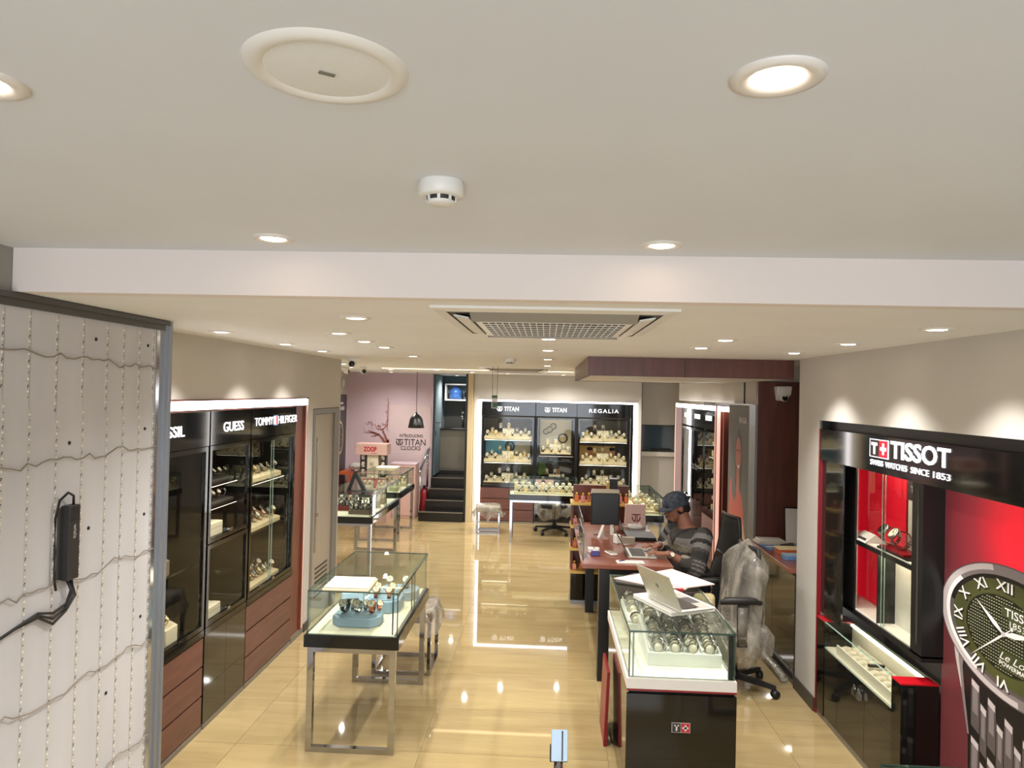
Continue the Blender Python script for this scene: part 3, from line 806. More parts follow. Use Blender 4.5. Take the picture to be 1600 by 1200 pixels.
def titan(hd, z):
    text('lettering', 'TITAN', .098, 'letter', '+x', (.003, .045, z), hd, width=.235, bold=.001)
    b = MB(); titan_logo(b, -.145, z, .043, .0, .004, 'letter'); obj('logo', b, hd)
RB = -PI / 2
showcase('back-wall showcase headed TITAN with blue display card and wooden drawers', (-.605, YB_, 0), RB, .87, titan, [(-.415, .415, .62, 1.71, True)], 'drawers', [(1.345, -.4, .4), (.975, -.4, .4)], GB)
showcase('narrow back-wall showcase headed TITAN with two picture cards', (.165, YB_, 0), RB, .66, titan, [(-.30, .30, 1.10, 1.71, False), (-.30, .30, .62, 1.09, False)], 'doors', [(1.10, -.29, .29)], GB)
showcase('back-wall showcase headed REGALIA with a golden display card', (.925, YB_, 0), RB, .86, hdr('REGALIA', .085, .47, bold=.001, spacing=1.25), [(-.405, .405, .62, 1.71, True)], 'drawers', [(1.345, -.4, .4), (.975, -.4, .4)], GB)
fr = thing('illuminated_surround', 'glowing white light frame around the three back-wall showcases', 'lit surround', (.178, YB_, 0), RB, 'lit frames around the showcases')
obj('light_bar', mb('led_strip').box(-.02, .004, -1.268, 1.262, 1.957, 1.982), fr)
for s_ in (-1, 1): obj('side_light', mb('led_strip').box(-.02, .004, min(s_ * 1.262, s_ * 1.222), max(s_ * 1.262, s_ * 1.222), .02, 1.957), fr)
obj('outer_lip', mb('wood_red').box(-.02, .008, -1.275, 1.27, 1.982, 1.988), fr)
obj('inner_panel', mb('black_gloss').box(-.03, -.004, 1.18, 1.22, .02, 1.957), fr)
fw = lambda a, b_: random.choice([('black', 'white'), ('steel', 'white'), ('gold', 'white'), ('black', 'white'), ('brown', 'white')])
def back_tray(xc, w, z, n, label, wl, gold=False, y=11.62, rows=2, grp='watches in the back-wall showcases'):
    t = thing('display_tray', label, 'display tray', (xc, y, z), 0, 'cream trays in the back-wall showcases')
    obj('body', mb('cream').hexa([(-w/2, -.13, 0), (w/2, -.13, 0), (w/2, .13, 0), (-w/2, .13, 0)], [(-w/2 + .02, -.12, .05), (w/2 - .02, -.12, .05), (w/2 - .05, .12, .11), (-w/2 + .05, .12, .11)]), t)
    obj('riser', mb('cream_light').box(-.10, .09, .0, .10, .08, .17), t)
    for i, x in enumerate(frange(-w/2 + .06, w/2 - .06, n)):
        k = ('gold', 'white') if gold else fw(0, 0)
        onr = -.14 < x < .13
        zz = .0555 if i % 2 == 0 else (.171 if onr else .092)
        yy = -.085 if i % 2 == 0 else .05
        far_watch((xc + x, y + yy, z + zz + (.0)), 0, k[0], k[1], wl, grp, 1.15)
for z, nm in ((1.346, 'top'), (.976, 'middle'), (.612, 'bottom')):
    back_tray(-.605, .80, z, 11, 'cream watch tray on the %s shelf of the wide TITAN showcase' % nm, 'small watch on the %s shelf of the wide TITAN showcase' % nm)
    back_tray(.935, .78, z, 11, 'cream watch tray on the %s shelf of the REGALIA showcase' % nm, 'small watch on the %s shelf of the REGALIA showcase' % nm, gold=nm == 'middle')
for z, nm in ((1.101, 'upper'), (.612, 'lower')):
    back_tray(.165, .52, z, 7, 'cream watch tray in the %s part of the narrow TITAN showcase' % nm, 'small watch in the %s part of the narrow TITAN showcase' % nm)
def card(label, xc, z, w, h, fill, paint, y=11.80):
    t = thing('display_card', label, 'display card', (xc, y, z), 0, 'picture cards in the back-wall showcases')
    obj('board', mb(fill).box(-w/2, w/2, 0, .012, 0, h), t)
    p = MB(); paint(p, w, h); obj('print', p, t)
    return t
def pdisc(b, m, cx, cz, rx, rz_, y, n=16): b.m(m).poly([(cx + rx * math.cos(2 * PI * i / n), y, cz + rz_ * math.sin(2 * PI * i / n)) for i in range(n)])
mat('sky_print', (128, 204, 240), .6); mat('amber_print', (206, 166, 92), .6); mat('green_print', (110, 146, 74), .6); mat('suit_print', (92, 88, 88), .6); mat('skin_print', (196, 138, 108), .6)
def paint_sky(b, w, h):
    b.m('sky_print').poly([(-w/2, -.001, 0), (.05, -.001, 0), (.16, -.001, h), (-w/2, -.001, h)]); b.m('cream_light').poly([(.05, -.001, 0), (w/2, -.001, 0), (w/2, -.001, h), (.16, -.001, h)])
    pdisc(b, 'dark_grey', .03, h * .66, .085, .085, -.002); pdisc(b, 'pale_blue', .03, h * .66, .06, .06, -.003)
    for k in (-1, 1): pdisc(b, 'suit_print', .03 + k * .02, h * .6, .012, .04, -.004)
card('sky blue and cream picture card on the middle shelf of the wide TITAN showcase', -.62, .985, .74, .345, 'white_matt', paint_sky)
def paint_beige(b, w, h):
    b.m('cream_light').poly([(-w/2, -.001, 0), (w/2, -.001, 0), (w/2, -.001, h), (-w/2, -.001, h)])
    for cx, cz, r in ((-.16, h * .64, .05), (-.10, h * .7, .055), (-.04, h * .8, .055), (.12, h * .45, .085)):
        pdisc(b, 'dark_grey', cx, cz, r, r, -.002); pdisc(b, 'cream', cx, cz, r * .7, r * .7, -.003)
card('cream picture card with printed watches in the narrow TITAN showcase', .165, 1.12, .52, .55, 'white_matt', paint_beige)
def paint_suit(b, w, h):
    b.m('photo_dark').poly([(-w/2, -.001, 0), (w/2, -.001, 0), (w/2, -.001, h), (-w/2, -.001, h)])
    b.m('green_print').poly([(-w/2, -.002, .12), (-.10, -.002, .14), (-.16, -.002, .3), (-w/2, -.002, .36)])
    b.m('suit_print').poly([(-.12, -.002, h), (.0, -.002, h), (.06, -.002, h * .6), (-.02, -.002, h * .55)]); b.m('steel_brushed').poly([(.05, -.002, .2), (w/2, -.002, .16), (w/2, -.002, .24), (.08, -.002, .27)])
    b.m('skin_print').poly([(-.02, -.003, .08), (.08, -.003, .08), (.09, -.003, .22), (.0, -.003, .24)])
    merged_text(b, 'TITAN', .05, 'letter_dim', Matrix.Translation((.17, -.003, h * .88)) @ FACE['-y'].to_4x4(), ext=.0003)
card('dark picture card of a hand and suit in the narrow TITAN showcase', .165, .63, .54, .43, 'photo_dark', paint_suit)
def paint_amber(b, w, h):
    b.m('amber_print').poly([(-w/2, -.001, 0), (w/2, -.001, 0), (w/2, -.001, h), (-w/2, -.001, h)]); b.m('photo_dark').poly([(w*.28, -.0015, 0), (w/2, -.0015, 0), (w/2, -.0015, h), (w*.28, -.0015, h)])
    for cx in (-.2, .17): pdisc(b, 'skin_print', cx, h * .62, .05, .075, -.002); pdisc(b, 'hair', cx, h * .82, .05, .03, -.003)
    for k in range(9): b.m('cream').poly([(-.1 + k * .026, -.0012, h * .3), (-.088 + k * .026, -.0012, h * .3), (-.088 + k * .026, -.0012, h), (-.1 + k * .026, -.0012, h)])
card('golden picture card with faces on the middle shelf of the REGALIA showcase', .93, .985, .76, .27, 'amber_print', paint_amber)

# right wall showcases behind the desk: local x -> -X, local y -> -Y
XR = 1.85
def mark(hd, z):
    b = mb('letter'); b.box(0, .004, -.15, .15, z - .006, z + .05).m('dark_grey')
    for k in range(3): b.box(.0041, .005, -.10 + k * .09, -.045 + k * .09, z + .008, z + .018)
    obj('white_plaque', b, hd)
GR = 'showcases along the right wall'
showcase('right-wall showcase with wooden drawers nearest the far corner', (XR, 9.44, 0), PI, .66, mark, [(-.32, .32, .80, 1.71, False)], 'drawers', [(1.42, -.3, .3), (1.10, -.3, .3)], GR, gbot=.80, back='cushion_grey')
showcase('middle right-wall showcase with dark gloss doors below', (XR, 8.80, 0), PI, .60, mark, [(-.29, .29, 1.24, 1.71, False), (-.29, .29, .80, 1.23, False)], 'doors', [(1.24, -.28, .28)], GR, gbot=.80, back='cushion_grey')
showcase('right-wall showcase beside the wooden post and the portrait banner', (XR, 8.19, 0), PI, .60, mark, [(-.29, .29, .80, 1.71, False)], 'drawers', [(1.42, -.28, .28), (1.10, -.28, .28)], GR, gbot=.80, back='cushion_grey')
for y0, nm in ((9.44, 'far-corner'), (8.19, 'post-side')):
    for z in (1.421, 1.101, .802):
        slope_tray('cream watch stand in the %s right-wall showcase' % nm, (1.99, y0, z), -R90, .34, .12, .06, .09, 'cream', 'watch stands in the right-wall showcases')
        for k in (-1, 1): far_watch((1.975, y0 + k * .09, z + .078), -R90, 'gold' if k > 0 else 'steel', 'white', 'small watch in the %s right-wall showcase' % nm, 'watches in the right-wall showcases', 1.5)
fr = thing('illuminated_surround', 'lit reddish wooden frame around the right-wall showcases', 'lit surround', (XR, 8.8, 0), PI, 'lit frames around the showcases')
obj('light_bar', mb('led_strip').box(-.02, .002, -1.43, .93, 1.955, 2.005), fr)
obj('light_bar', mb('led_strip').box(-.02, .002, 1.03, 1.52, 1.955, 2.005), fr)
obj('far_jamb', mb('wood_red').box(-.06, .002, -1.43, -.98, .03, 1.955), fr)
obj('far_light', mb('led_pink').box(-.03, .004, -1.455, -1.43, .05, 2.005), fr)
obj('post', mb('wood_red').box(-.10, .003, .94, 1.02, 0, 2.01), fr)
for y in (.930, 1.028): obj('post_light', mb('led_pink').box(-.03, .004, y - .005, y + .005, .05, 1.955), fr)
obj('upper_lip', mb('wood_red').box(-.02, .010, -1.46, 1.53, 2.005, 2.015), fr)
obj('dark_niche', mb('black_satin').box(-.40, -.38, 1.03, 1.85, .03, 1.95).m('wood_red').box(-.38, -.05, 1.03, 1.10, .03, 1.95), fr)
# portrait banner RAGA
t = thing('portrait_banner', 'tall grey banner reading RAGA with a woman in an orange dress', 'banner', (1.848, 6.92, .06))
obj('panel', mb('dark_grey').box(0, .05, -.365, .365, 0, 1.97), t)
mat('banner_grey', (104, 102, 98), .6); mat('coral_print', (186, 92, 76), .6); mat('cream_print', (196, 158, 124), .6); mat('face_print', (176, 108, 90), .6); mat('hair_print', (84, 80, 77), .6)
p = mb('banner_grey').poly([(-.001, .363, .002), (-.001, -.363, .002), (-.001, -.363, 1.968), (-.001, .363, 1.968)])
def bp(m, pts, x): p.m(m).poly([(x, -y, z + .12) for y, z in pts])       # y to the right as seen
bp('face_print', [(-.10, .95), (.12, .92), (.24, .78), (.27, .55), (.26, .2), (.1, .1), (-.05, .25), (-.1, .6)], -.0014)
bp('coral_print', [(-.28, 1.08), (-.22, 1.15), (-.2, 1.0), (-.12, .9), (-.02, 1.0), (.06, 1.06), (.16, .98), (.22, .85), (.12, .72), (-.05, .62), (-.14, .4), (-.28, .2), (-.34, .3), (-.31, .7)], -.0018)
bp('cream_print', [(-.08, .55), (.02, .72), (.2, .74), (.29, .62), (.26, .3), (.18, .42), (.08, .48), (-.02, .36), (-.1, .3)], -.0022)
bp('hair_print', [(-.17, .98), (-.19, 1.25), (-.15, 1.5), (-.05, 1.62), (.06, 1.62), (.13, 1.52), (.15, 1.35), (.12, 1.1), (.10, .98), (.04, 1.1), (-.06, 1.1)], -.0015)
p.m('face_print').poly([(-.0018, -(.01 + .095 * math.cos(a)), 1.50 + .165 * math.sin(a)) for a in [2 * PI * i / 22 for i in range(22)]])
p.poly([(-.0017, -.05, 1.42), (-.0017, .04, 1.42), (-.0017, .05, 1.12), (-.0017, -.07, 1.12)][::-1])
bp('banner_grey', [(-.14, 1.62), (.0, 1.62), (-.06, 1.5), (-.085, 1.35), (-.07, 1.15), (-.12, .95), (-.2, 1.0)], -.0020)
bp('photo_dark', [(-.05, 1.42), (-.005, 1.43), (-.005, 1.41), (-.05, 1.405)], -.0024); bp('photo_dark', [(.04, 1.43), (.085, 1.42), (.085, 1.405), (.04, 1.41)], -.0024)
bp('cream_light', [(-.01, 1.275), (.06, 1.28), (.05, 1.255), (.02, 1.245)], -.0024)
obj('print', p, t)
text('lettering', 'RAGA', .085, 'letter_dim', '-x', (-.003, -.16, 1.83), t, width=.25, ext=.0005)
# ------------------------------------------------------------------ bare LED light panel on the left
lp = thing('led_lightbox', 'bare grey backing panel with rows of LED strips in an aluminium frame', 'lightbox', (-1.74, 2.2, 0))
Y0 = -1.3
obj('backing', mb('panel_grey').box(-.08, 0, Y0, .93, .01, 2.345), lp)
obj('frame', mb('alu').box(-.085, .012, .935, .965, 0, 2.385).box(-.085, .004, .90, .935, 0, 2.36).box(-.085, .018, .965, .985, 0, 2.39), lp)
obj('top_rail', mb('alu_dark').box(-.085, .010, Y0, .935, 2.345, 2.37).box(-.085, .018, Y0, .965, 2.37, 2.39), lp)
obj('edge_foil', mb('mirror_silver').box(-.002, .006, .875, .90, .01, 2.345), lp)
SY = [-.09 - .115 * 2, -.09 - .115, -.015, .103, .238, .380, .526, .635, .748, .856]
for i, y in enumerate(SY):
    gap = 2.03 if i in (3, 5) else 2.06 - .05 * (i % 2)
    if i in (4, 6, 7, 8): gap = 2.0
    for seg, (z0, z1) in enumerate(((gap + .01, 2.34), (.02, gap - .02))):
        dy = .012 if seg else 0.0
        b = mb('led_tape').box(0, .0012, y + dy - .0048, y + dy + .0048, z0, z1)
        z = z1 - .02; k = 0
        while z > z0 + .01:
            b.m('led_chip').box(.0012, .0032, y + dy - .0032, y + dy + .0032, z - .0035, z + .0035)
            if k % 2: b.m('led_part').box(.0012, .0022, y + dy - .002, y + dy + .003, z - .024, z - .020).box(.0012, .0022, y + dy - .004, y + dy - .001, z - .030, z - .025)
            else: b.m('led_part').box(.0012, .0022, y + dy - .0015, y + dy + .0015, z - .022, z - .018)
            z -= .042; k += 1
        obj('led_strip', b, lp)
    obj('panel_seam', mb('seam').box(0, .0006, y + .0068, y + .0088, .02, 2.34), lp)
def wob(z0, z1, seed, amp=.012):
    rnd = random.Random(seed); P = []
    ys = frange(-.5, .885, 40)
    for k, y in enumerate(ys):
        u = k / 39
        w_ = amp * mnoise.noise((y * 9, seed * 3.1, 0)) + .5 * amp * mnoise.noise((y * 23, seed, 5))
        P.append((.006 + .006 * abs(math.sin(k * 1.3)), y, z0 + (z1 - z0) * u + w_ * 1.5))
    return P
P = wob(2.225, 2.17, 1, .02); obj('wire', mb('wire_clear').tube(P, .0026, 6), lp)
for q, (a, c) in enumerate(((1.833, 1.822), (1.40, 1.37), (1.005, .975), (.585, .56))): obj('wire', mb('wire_clear').tube(wob(a, c, q + 2, .022), .0026, 6), lp)
for y, z in ((.456, 2.27), (.32, 1.88), (.807, 1.908), (.82, 1.536), (.444, 1.546), (.814, 1.094), (.584, .859), (.813, 2.27)):
    obj('screw_hole', mb('wire_black').lathe([(.0075, 0), (.0065, .003), (0, .003)], (0, y, z), 10, 'x'), lp)
dv = obj('power_supply', mb('photo_dark').box(0, .034, .285, .345, 1.385, 1.655), lp, bev=.002)
obj('supply_flange', mb('alu_dark').box(0, .006, .268, .285, 1.385, 1.65), dv)
for k in range(5): obj('vent_slot', mb('black_satin').box(.034, .0345, .292, .338, 1.60 + k * .01, 1.604 + k * .01), dv)
b = MB(); merged_text(b, 'wisla', .026, 'letter_dim', Matrix.Translation((.0345, .318, 1.56)) @ FACE['+x'].to_4x4() @ Matrix.Rotation(-PI/2, 4, 'Z'), ext=.0002); obj('print', b, dv)
obj('cable', mb('wire_black').tube([(.02, .325, 1.655), (.03, .31, 1.69), (.03, .28, 1.705), (.02, .25, 1.68), (.012, .242, 1.62), (.012, .243, 1.5), (.012, .245, 1.40), (.012, .255, 1.36)], .0045, 6), lp)
for k in range(3):
    e = .012 * k
    obj('cable', mb('wire_black').tube([(.02, .30 + e, 1.385), (.025, .318 + e, 1.345 - e), (.02, .30, 1.30 - e), (.015, .24, 1.285 - e * 1.6), (.012, .17, 1.305 - e * .6), (.012, .06, 1.287), (.012, -.2, 1.24), (.012, -.6, 1.2)], .005, 6), lp)

# ------------------------------------------------------------------ red watch display on the right wall
XT = 1.85
tw = thing('watch_display_unit', 'black gloss wall unit with red and white TISSOT header', 'wall display', (XT, 3.4, 0))
hd = obj('header_panel', mb('black_gloss').box(0, .03, -1.3, 1.49, 1.70, 1.905), tw)
obj('top_recess', mb('black_satin').box(.05, .4, -1.3, 1.49, 1.90, 1.96).box(.0, .4, 1.46, 1.50, 1.905, 1.96), tw)
obj('soffit', mb('black_satin').box(.03, .42, -1.3, 1.49, 1.70, 1.72), tw)
obj('end_trim', mb('red_dark').box(-.004, .02, 1.49, 1.503, .0, 1.905), tw)
obj('glass_end', mb('black_mirror').box(.02, .03, 1.16, 1.49, .68, 1.70), tw)
def hp(y): return y - 3.4
b = mb('letter').box(-.004, 0, hp(3.93), hp(3.936), 1.79, 1.885).box(-.004, 0, hp(4.143), hp(4.149), 1.79, 1.885).box(-.004, 0, hp(3.93), hp(4.149), 1.785, 1.790).box(-.004, 0, hp(3.93), hp(4.149), 1.882, 1.887)
b.m('red_lit').box(-.003, 0, hp(3.936), hp(4.038), 1.79, 1.882).m('photo_dark').box(-.003, 0, hp(4.042), hp(4.143), 1.79, 1.882)
b.m('letter').box(-.005, -.003, hp(3.978), hp(3.998), 1.805, 1.868).box(-.005, -.003, hp(3.955), hp(4.021), 1.827, 1.846)
b.box(-.005, -.003, hp(4.082), hp(4.102), 1.802, 1.868).box(-.005, -.003, hp(4.056), hp(4.128), 1.851, 1.868)
obj('logo', b, hd)
text('lettering', 'TISSOT', .125, 'letter', '-x', (-.003, hp(3.622), 1.843), hd, width=.565, bold=.003)
for wd_, c_, w_ in (('SWISS', 4.063, .150), ('WATCHES', 3.845, .232), ('SINCE', 3.605, .172), ('1853', 3.410, .143)):
    text('lettering', wd_, .044, 'letter', '-x', (-.003, hp(c_), 1.756), hd, width=w_)
# glazed display box
db = obj('display_box', mb('black_satin').box(.09, .10, 1.14, 1.50, .79, 1.70).box(.09, .10, .345, .455, .79, 1.70).box(.10, .42, .345, .36, .79, 1.70).box(.09, .42, .345, 1.50, .77, .80)
         .box(.10, .30, 1.475, 1.49, .80, 1.70), tw)
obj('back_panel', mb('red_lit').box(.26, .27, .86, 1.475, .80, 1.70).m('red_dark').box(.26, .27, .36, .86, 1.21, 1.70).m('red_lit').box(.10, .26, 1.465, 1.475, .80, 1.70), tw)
obj('white_block', mb('white_matt').box(.20, .21, .36, .85, .80, 1.205), tw)
obj('floor_panel', mb('white_matt').box(.10, .26, .36, 1.465, .80, .808), tw)
obj('divider', mb('black_satin').box(.10, .26, .85, .862, .80, 1.205), tw)
obj('shelf', mb('black_satin').box(.10, .26, .36, 1.465, 1.205, 1.232).m('white_matt').box(.11, .258, .36, 1.465, 1.232, 1.236), tw)
obj('vent_strip', mb('dark_grey').box(.088, .09, .385, .40, .85, 1.66), tw)
obj('case_light', mb('led_case').box(.12, .14, .40, 1.10, 1.685, 1.698), tw)
obj('case_light', mb('led_case').box(.12, .14, .40, 1.10, 1.196, 1.204), tw)
pane('pane', .094, .099, .455, .80, .80, 1.70, tw, 'glass_case', 'glass_edge_light'); pane('pane', .102, .107, .78, 1.14, .80, 1.70, tw, 'glass_case', 'glass_edge_light')
# things inside the glazed box
t = thing('brochure_board', 'small upright board with red stripes beside the watch in the red display', 'board', (2.092, 4.10, 1.237))
obj('board', mb('white_matt').box(0, .012, -.16, .10, 0, .42), t)
obj('print', mb('photo_dark').box(-.002, 0, -.16, .10, .30, .42).m('red').poly([(-.003, -.16, .02), (-.003, -.06, .02), (-.003, -.02, .25), (-.003, -.16, .25)]).m('photo_dark').poly([(-.0035, -.12, .04), (-.0035, -.07, .04), (-.0035, -.05, .2), (-.0035, -.12, .2)]), t)
text('lettering', 'TISSOT', .05, 'letter_dim', '-x', (-.003, -.03, .365), t, width=.2, ext=.0005)
for y in (4.25, 4.13): watch((2.02, y, 1.262), -R90, 'steel', 'black' if y > 4.2 else 'white', 'large steel watch standing on the dark book in the red display', 'watches in the red display', 1.9)
t = thing('watch_book', 'dark red and black watch case lying on the shelf of the red display', 'watch case', (2.02, 4.14, 1.237))
obj('base', mb('black_satin').box(-.055, .055, -.19, .16, 0, .012), t); obj('pad', mb('red_dark').box(-.05, .05, -.14, .14, .012, .024), t)
t = thing('price_card', 'folded white card on the shelf of the red display', 'card', (2.01, 4.50, 1.237))
obj('card', mb('paper').hexa([(-.06, -.08, 0), (.06, -.08, 0), (.06, .08, 0), (-.06, .08, 0)], [(.0, -.08, .05), (.005, -.08, .05), (.005, .08, .05), (.0, .08, .05)]), t)
obj('print', mb('photo_dark').poly([(-.050, .05, .0105), (-.050, -.05, .0105), (-.038, -.05, .021), (-.038, .05, .021)]), t)
# low counter with lit glass tray
lc = thing('low_display_counter', 'low black counter with red end caps and a lit white watch tray', 'display counter', (XT, 4.31, 0))
for y0, y1 in ((-.55, -.45), (.46, .59)):
    obj('end_block', mb('black_gloss').box(0, .19, y0, y1, .03, .645), lc)
    obj('red_cap', mb('red').box(-.002, .19, y0 - .002, y1 + .002, .645, .652), lc)
for y0, y1 in ((-.448, -.13), (-.127, .25), (.253, .458)): obj('door', mb('black_mirror').box(.004, .02, y0, y1, .04, .475), lc)
obj('tray_well', mb('bed_white').box(.01, .19, -.45, .46, .475, .485).box(.18, .19, -.45, .46, .485, .645), lc)
obj('added_well_strip', mb('added_glow').box(.165, .175, -.44, .45, .63, .642), lc)  # added glowing strip that brightens the well, not a lamp of the counter
pane('front_pane', .002, .007, -.45, .46, .48, .645, lc, 'glass_case', 'glass_edge_light'); pane('top_pane', .007, .19, -.45, .46, .645, .651, lc, 'glass_case', 'glass_edge_light')
obj('plinth', mb('grey_skirting').box(.006, .19, -.55, .59, 0, .035), lc)
for k in range(2):
    pk = obj('padlock', mb('steel').box(-.022, .0, -.05 - .06 * k, -.015 - .06 * k, .375, .415), lc); obj('shackle', mb('chrome').tube([(-.011, -.042 - .06 * k, .415), (-.011, -.042 - .06 * k, .435), (-.011, -.023 - .06 * k, .435), (-.011, -.023 - .06 * k, .415)], .003, 6), pk)
t = thing('watch_cushion_tray', 'white tray of empty watch cushions inside the low lit counter', 'display tray', (1.945, 4.27, .486))
obj('tray', mb('bed_white').box(-.07, .07, -.36, .36, 0, .018).box(-.07, -.06, -.36, .36, .018, .06).box(.06, .07, -.36, .36, .018, .06), t)
for k in range(9):
    for j in range(2): obj('cushion', mb('cream_light').lathe([(0, -.028), (.020, -.026), (.027, 0), (.020, .026), (0, .028)], (-.03 + .06 * j, -.31 + k * .077, .045), 12, 'x', cap=False), t)
obj('strap_clip', mb('black_satin').box(-.05, .04, -.05, -.03, .075, .09), t)

# backlit poster with the giant watch
def red_print():
    m = bpy.data.materials.new('poster_red'); m.use_nodes = True; nt = m.node_tree; b = nt.nodes['Principled BSDF']; b.inputs['Roughness'].default_value = .35
    tc = nt.nodes.new('ShaderNodeTexCoord'); mp = nt.nodes.new('ShaderNodeMapping'); mp.inputs['Location'].default_value = (0, -.10, -1.55); mp.inputs['Scale'].default_value = (0, 1.15, 1.0)
    ln = nt.nodes.new('ShaderNodeVectorMath'); ln.operation = 'LENGTH'
    r = nt.nodes.new('ShaderNodeValToRGB'); e = r.color_ramp.elements
    e[0].position = .16; e[0].color = rgb((232, 26, 46)); e[1].position = .80; e[1].color = rgb((84, 38, 40)); q = e.new(.48); q.color = rgb((140, 36, 48))
    nt.links.new(tc.outputs['Object'], mp.inputs[0]); nt.links.new(mp.outputs[0], ln.inputs[0]); nt.links.new(ln.outputs['Value'], r.inputs[0])
    nt.links.new(r.outputs[0], b.inputs['Base Color']); nt.links.new(r.outputs[0], b.inputs['Emission Color']); b.inputs['Emission Strength'].default_value = .62
    MATS['poster_red'] = m
red_print()
mat('poster_silver', (196, 186, 186), .4, emit=.12); mat('poster_grey', (92, 84, 84), .4, emit=.06); mat('poster_dark', (30, 26, 26), .4); mat('poster_mid', (132, 122, 122), .4, emit=.08); mat('poster_white', (236, 230, 226), .4, emit=.2)
mat('poster_green', (88, 92, 48), .4, col2=(44, 44, 28), vscale=1.6, emit=0); mat('poster_plate', (70, 78, 44), .4); mat('poster_spark', (170, 176, 130), .4, emit=.08); mat('poster_black', (26, 26, 20), .4)
pt = thing('backlit_poster', 'tall red backlit poster with a giant green-dialled steel watch', 'poster', (2.05, 3.0, 0))
obj('panel', mb('poster_red').box(0, .02, -.9, .76, .06, 1.72), pt)
LY = []
class Pr:
    """flat print on the poster: points given as (u to the right from the poster origin, z)"""
    def __init__(s): s.b = MB(); s.k = 1
    def poly(s, m, pts, lay): s.b.m(m).poly([(-.0006 * lay, -u, z) for u, z in pts])
    def ring(s, m, c, r0, r1, lay, n=64, a0=0, a1=2 * PI, off=(0, 0)):
        for i in range(n):
            t0 = a0 + (a1 - a0) * i / n; t1 = a0 + (a1 - a0) * (i + 1) / n
            s.poly(m, [(c[0] + off[0] + r0[0] * math.cos(t0), c[1] + off[1] + r0[1] * math.sin(t0)), (c[0] + off[0] + r0[0] * math.cos(t1), c[1] + off[1] + r0[1] * math.sin(t1)), (c[0] + r1[0] * math.cos(t1), c[1] + r1[1] * math.sin(t1)), (c[0] + r1[0] * math.cos(t0), c[1] + r1[1] * math.sin(t0))], lay)
    def disc(s, m, c, r, lay, n=64): s.poly(m, [(c[0] + r[0] * math.cos(2 * PI * i / n), c[1] + r[1] * math.sin(2 * PI * i / n)) for i in range(n)], lay)
q = Pr()
BC = (-.21, 1.085)                              # bezel centre (u = 3.0 - Y)
# bracelet and lug
q.poly('poster_dark', [(-.66, .95), (-.635, .84), (-.58, .70), (-.525, .50), (-.515, .06), (.3, .06), (.3, .95), (-.3, .95)], 1)
q.poly('poster_mid', [(-.66, .95), (-.635, .84), (-.58, .70), (-.53, .52), (-.515, .52), (-.555, .70), (-.575, .82), (-.56, .92)], 2)
q.poly('poster_silver', [(-.655, .94), (-.63, .84), (-.585, .72), (-.578, .72), (-.605, .84), (-.62, .94)], 3)
cols = [(-.50, .065), (-.43, .05), (-.375, .06), (-.31, .05), (-.255, .06), (-.19, .05), (-.135, .06), (-.07, .05), (-.01, .06), (.06, .05), (.12, .06)]
for i, (u, wd_) in enumerate(cols):
    top = .80 - .02 * i
    for k in range(3):
        z1 = top - .27 * k - .07 * (i % 2); z0 = max(.06, z1 - .245)
        if z1 < .1: continue
        q.poly('poster_grey', [(u, z0 + .02), (u + wd_, z0), (u + wd_, z1 - .02), (u, z1)], 3)
        q.poly('poster_mid', [(u + .012, z0 + .09), (u + wd_ - .012, z0 + .08), (u + wd_ - .012, z1 - .03), (u + .012, z1 - .02)], 4)
        q.poly('poster_silver', [(u + .004, z1 - .035), (u + wd_ - .004, z1 - .052), (u + wd_ - .004, z1 - .022), (u + .004, z1 - .006)], 5)
# bezel: shaded ring steps from dark outside to bright and back
n = 72
for i in range(n):
    a0, a1 = 2 * PI * i / n, 2 * PI * (i + 1) / n; am = (a0 + a1) / 2
    br = .5 - .5 * math.cos(am - .15)
    steps = [(.552, .300, 'poster_grey'), (.545, .294, 'poster_silver' if br > .55 else 'poster_mid'), (.505, .268, 'poster_white' if br > .82 else ('poster_mid' if br > .35 else 'poster_grey')), (.475, .250, 'poster_grey' if math.sin(am) < .2 else 'poster_dark')]
    for k_, (ra, rb_, m_) in enumerate(steps):
        nx = steps[k_ + 1][:2] if k_ < 3 else (.44, .232)
        P4 = [(BC[0] + ra * math.cos(a0), BC[1] + rb_ * math.sin(a0)), (BC[0] + ra * math.cos(a1), BC[1] + rb_ * math.sin(a1)), (BC[0] + nx[0] * math.cos(a1), BC[1] + nx[1] * math.sin(a1)), (BC[0] + nx[0] * math.cos(a0), BC[1] + nx[1] * math.sin(a0))]
        q.poly(m_, P4, 6)
q.disc('poster_green', BC, (.478, .252), 5.5)
DC = (-.264, 1.075); AU, AV = .335, .215
def A(x, y): return (DC[0] + AU * x, DC[1] + AV * y)
q.poly('poster_plate', [A(.86 * math.cos(2 * PI * i / 60), .80 * math.sin(2 * PI * i / 60)) for i in range(60)], 6.5)
q.poly('poster_black', [A(.84 * math.cos(2 * PI * i / 60), .78 * math.sin(2 * PI * i / 60)) for i in range(60)], 7)
for i in range(-16, 17):
    for j in range(-12, 13):
        x, y = i * .052, j * .066
        if (x / .80) ** 2 + (y / .75) ** 2 < 1: q.poly('poster_spark', [A(x - .018, y + .004), A(x + .012, y + .016), A(x + .02, y - .004), A(x - .010, y - .014)], 7.5)
q.poly('poster_plate', [A(-.05, .62), A(.75, .62), A(.75, .38), A(.45, .38), A(.45, .2), A(.1, .2), A(.1, .38), A(-.05, .38)], 8)
q.poly('poster_plate', [A(-.10, -.30), A(.75, -.30), A(.75, -.66), A(-.02, -.66)], 8)
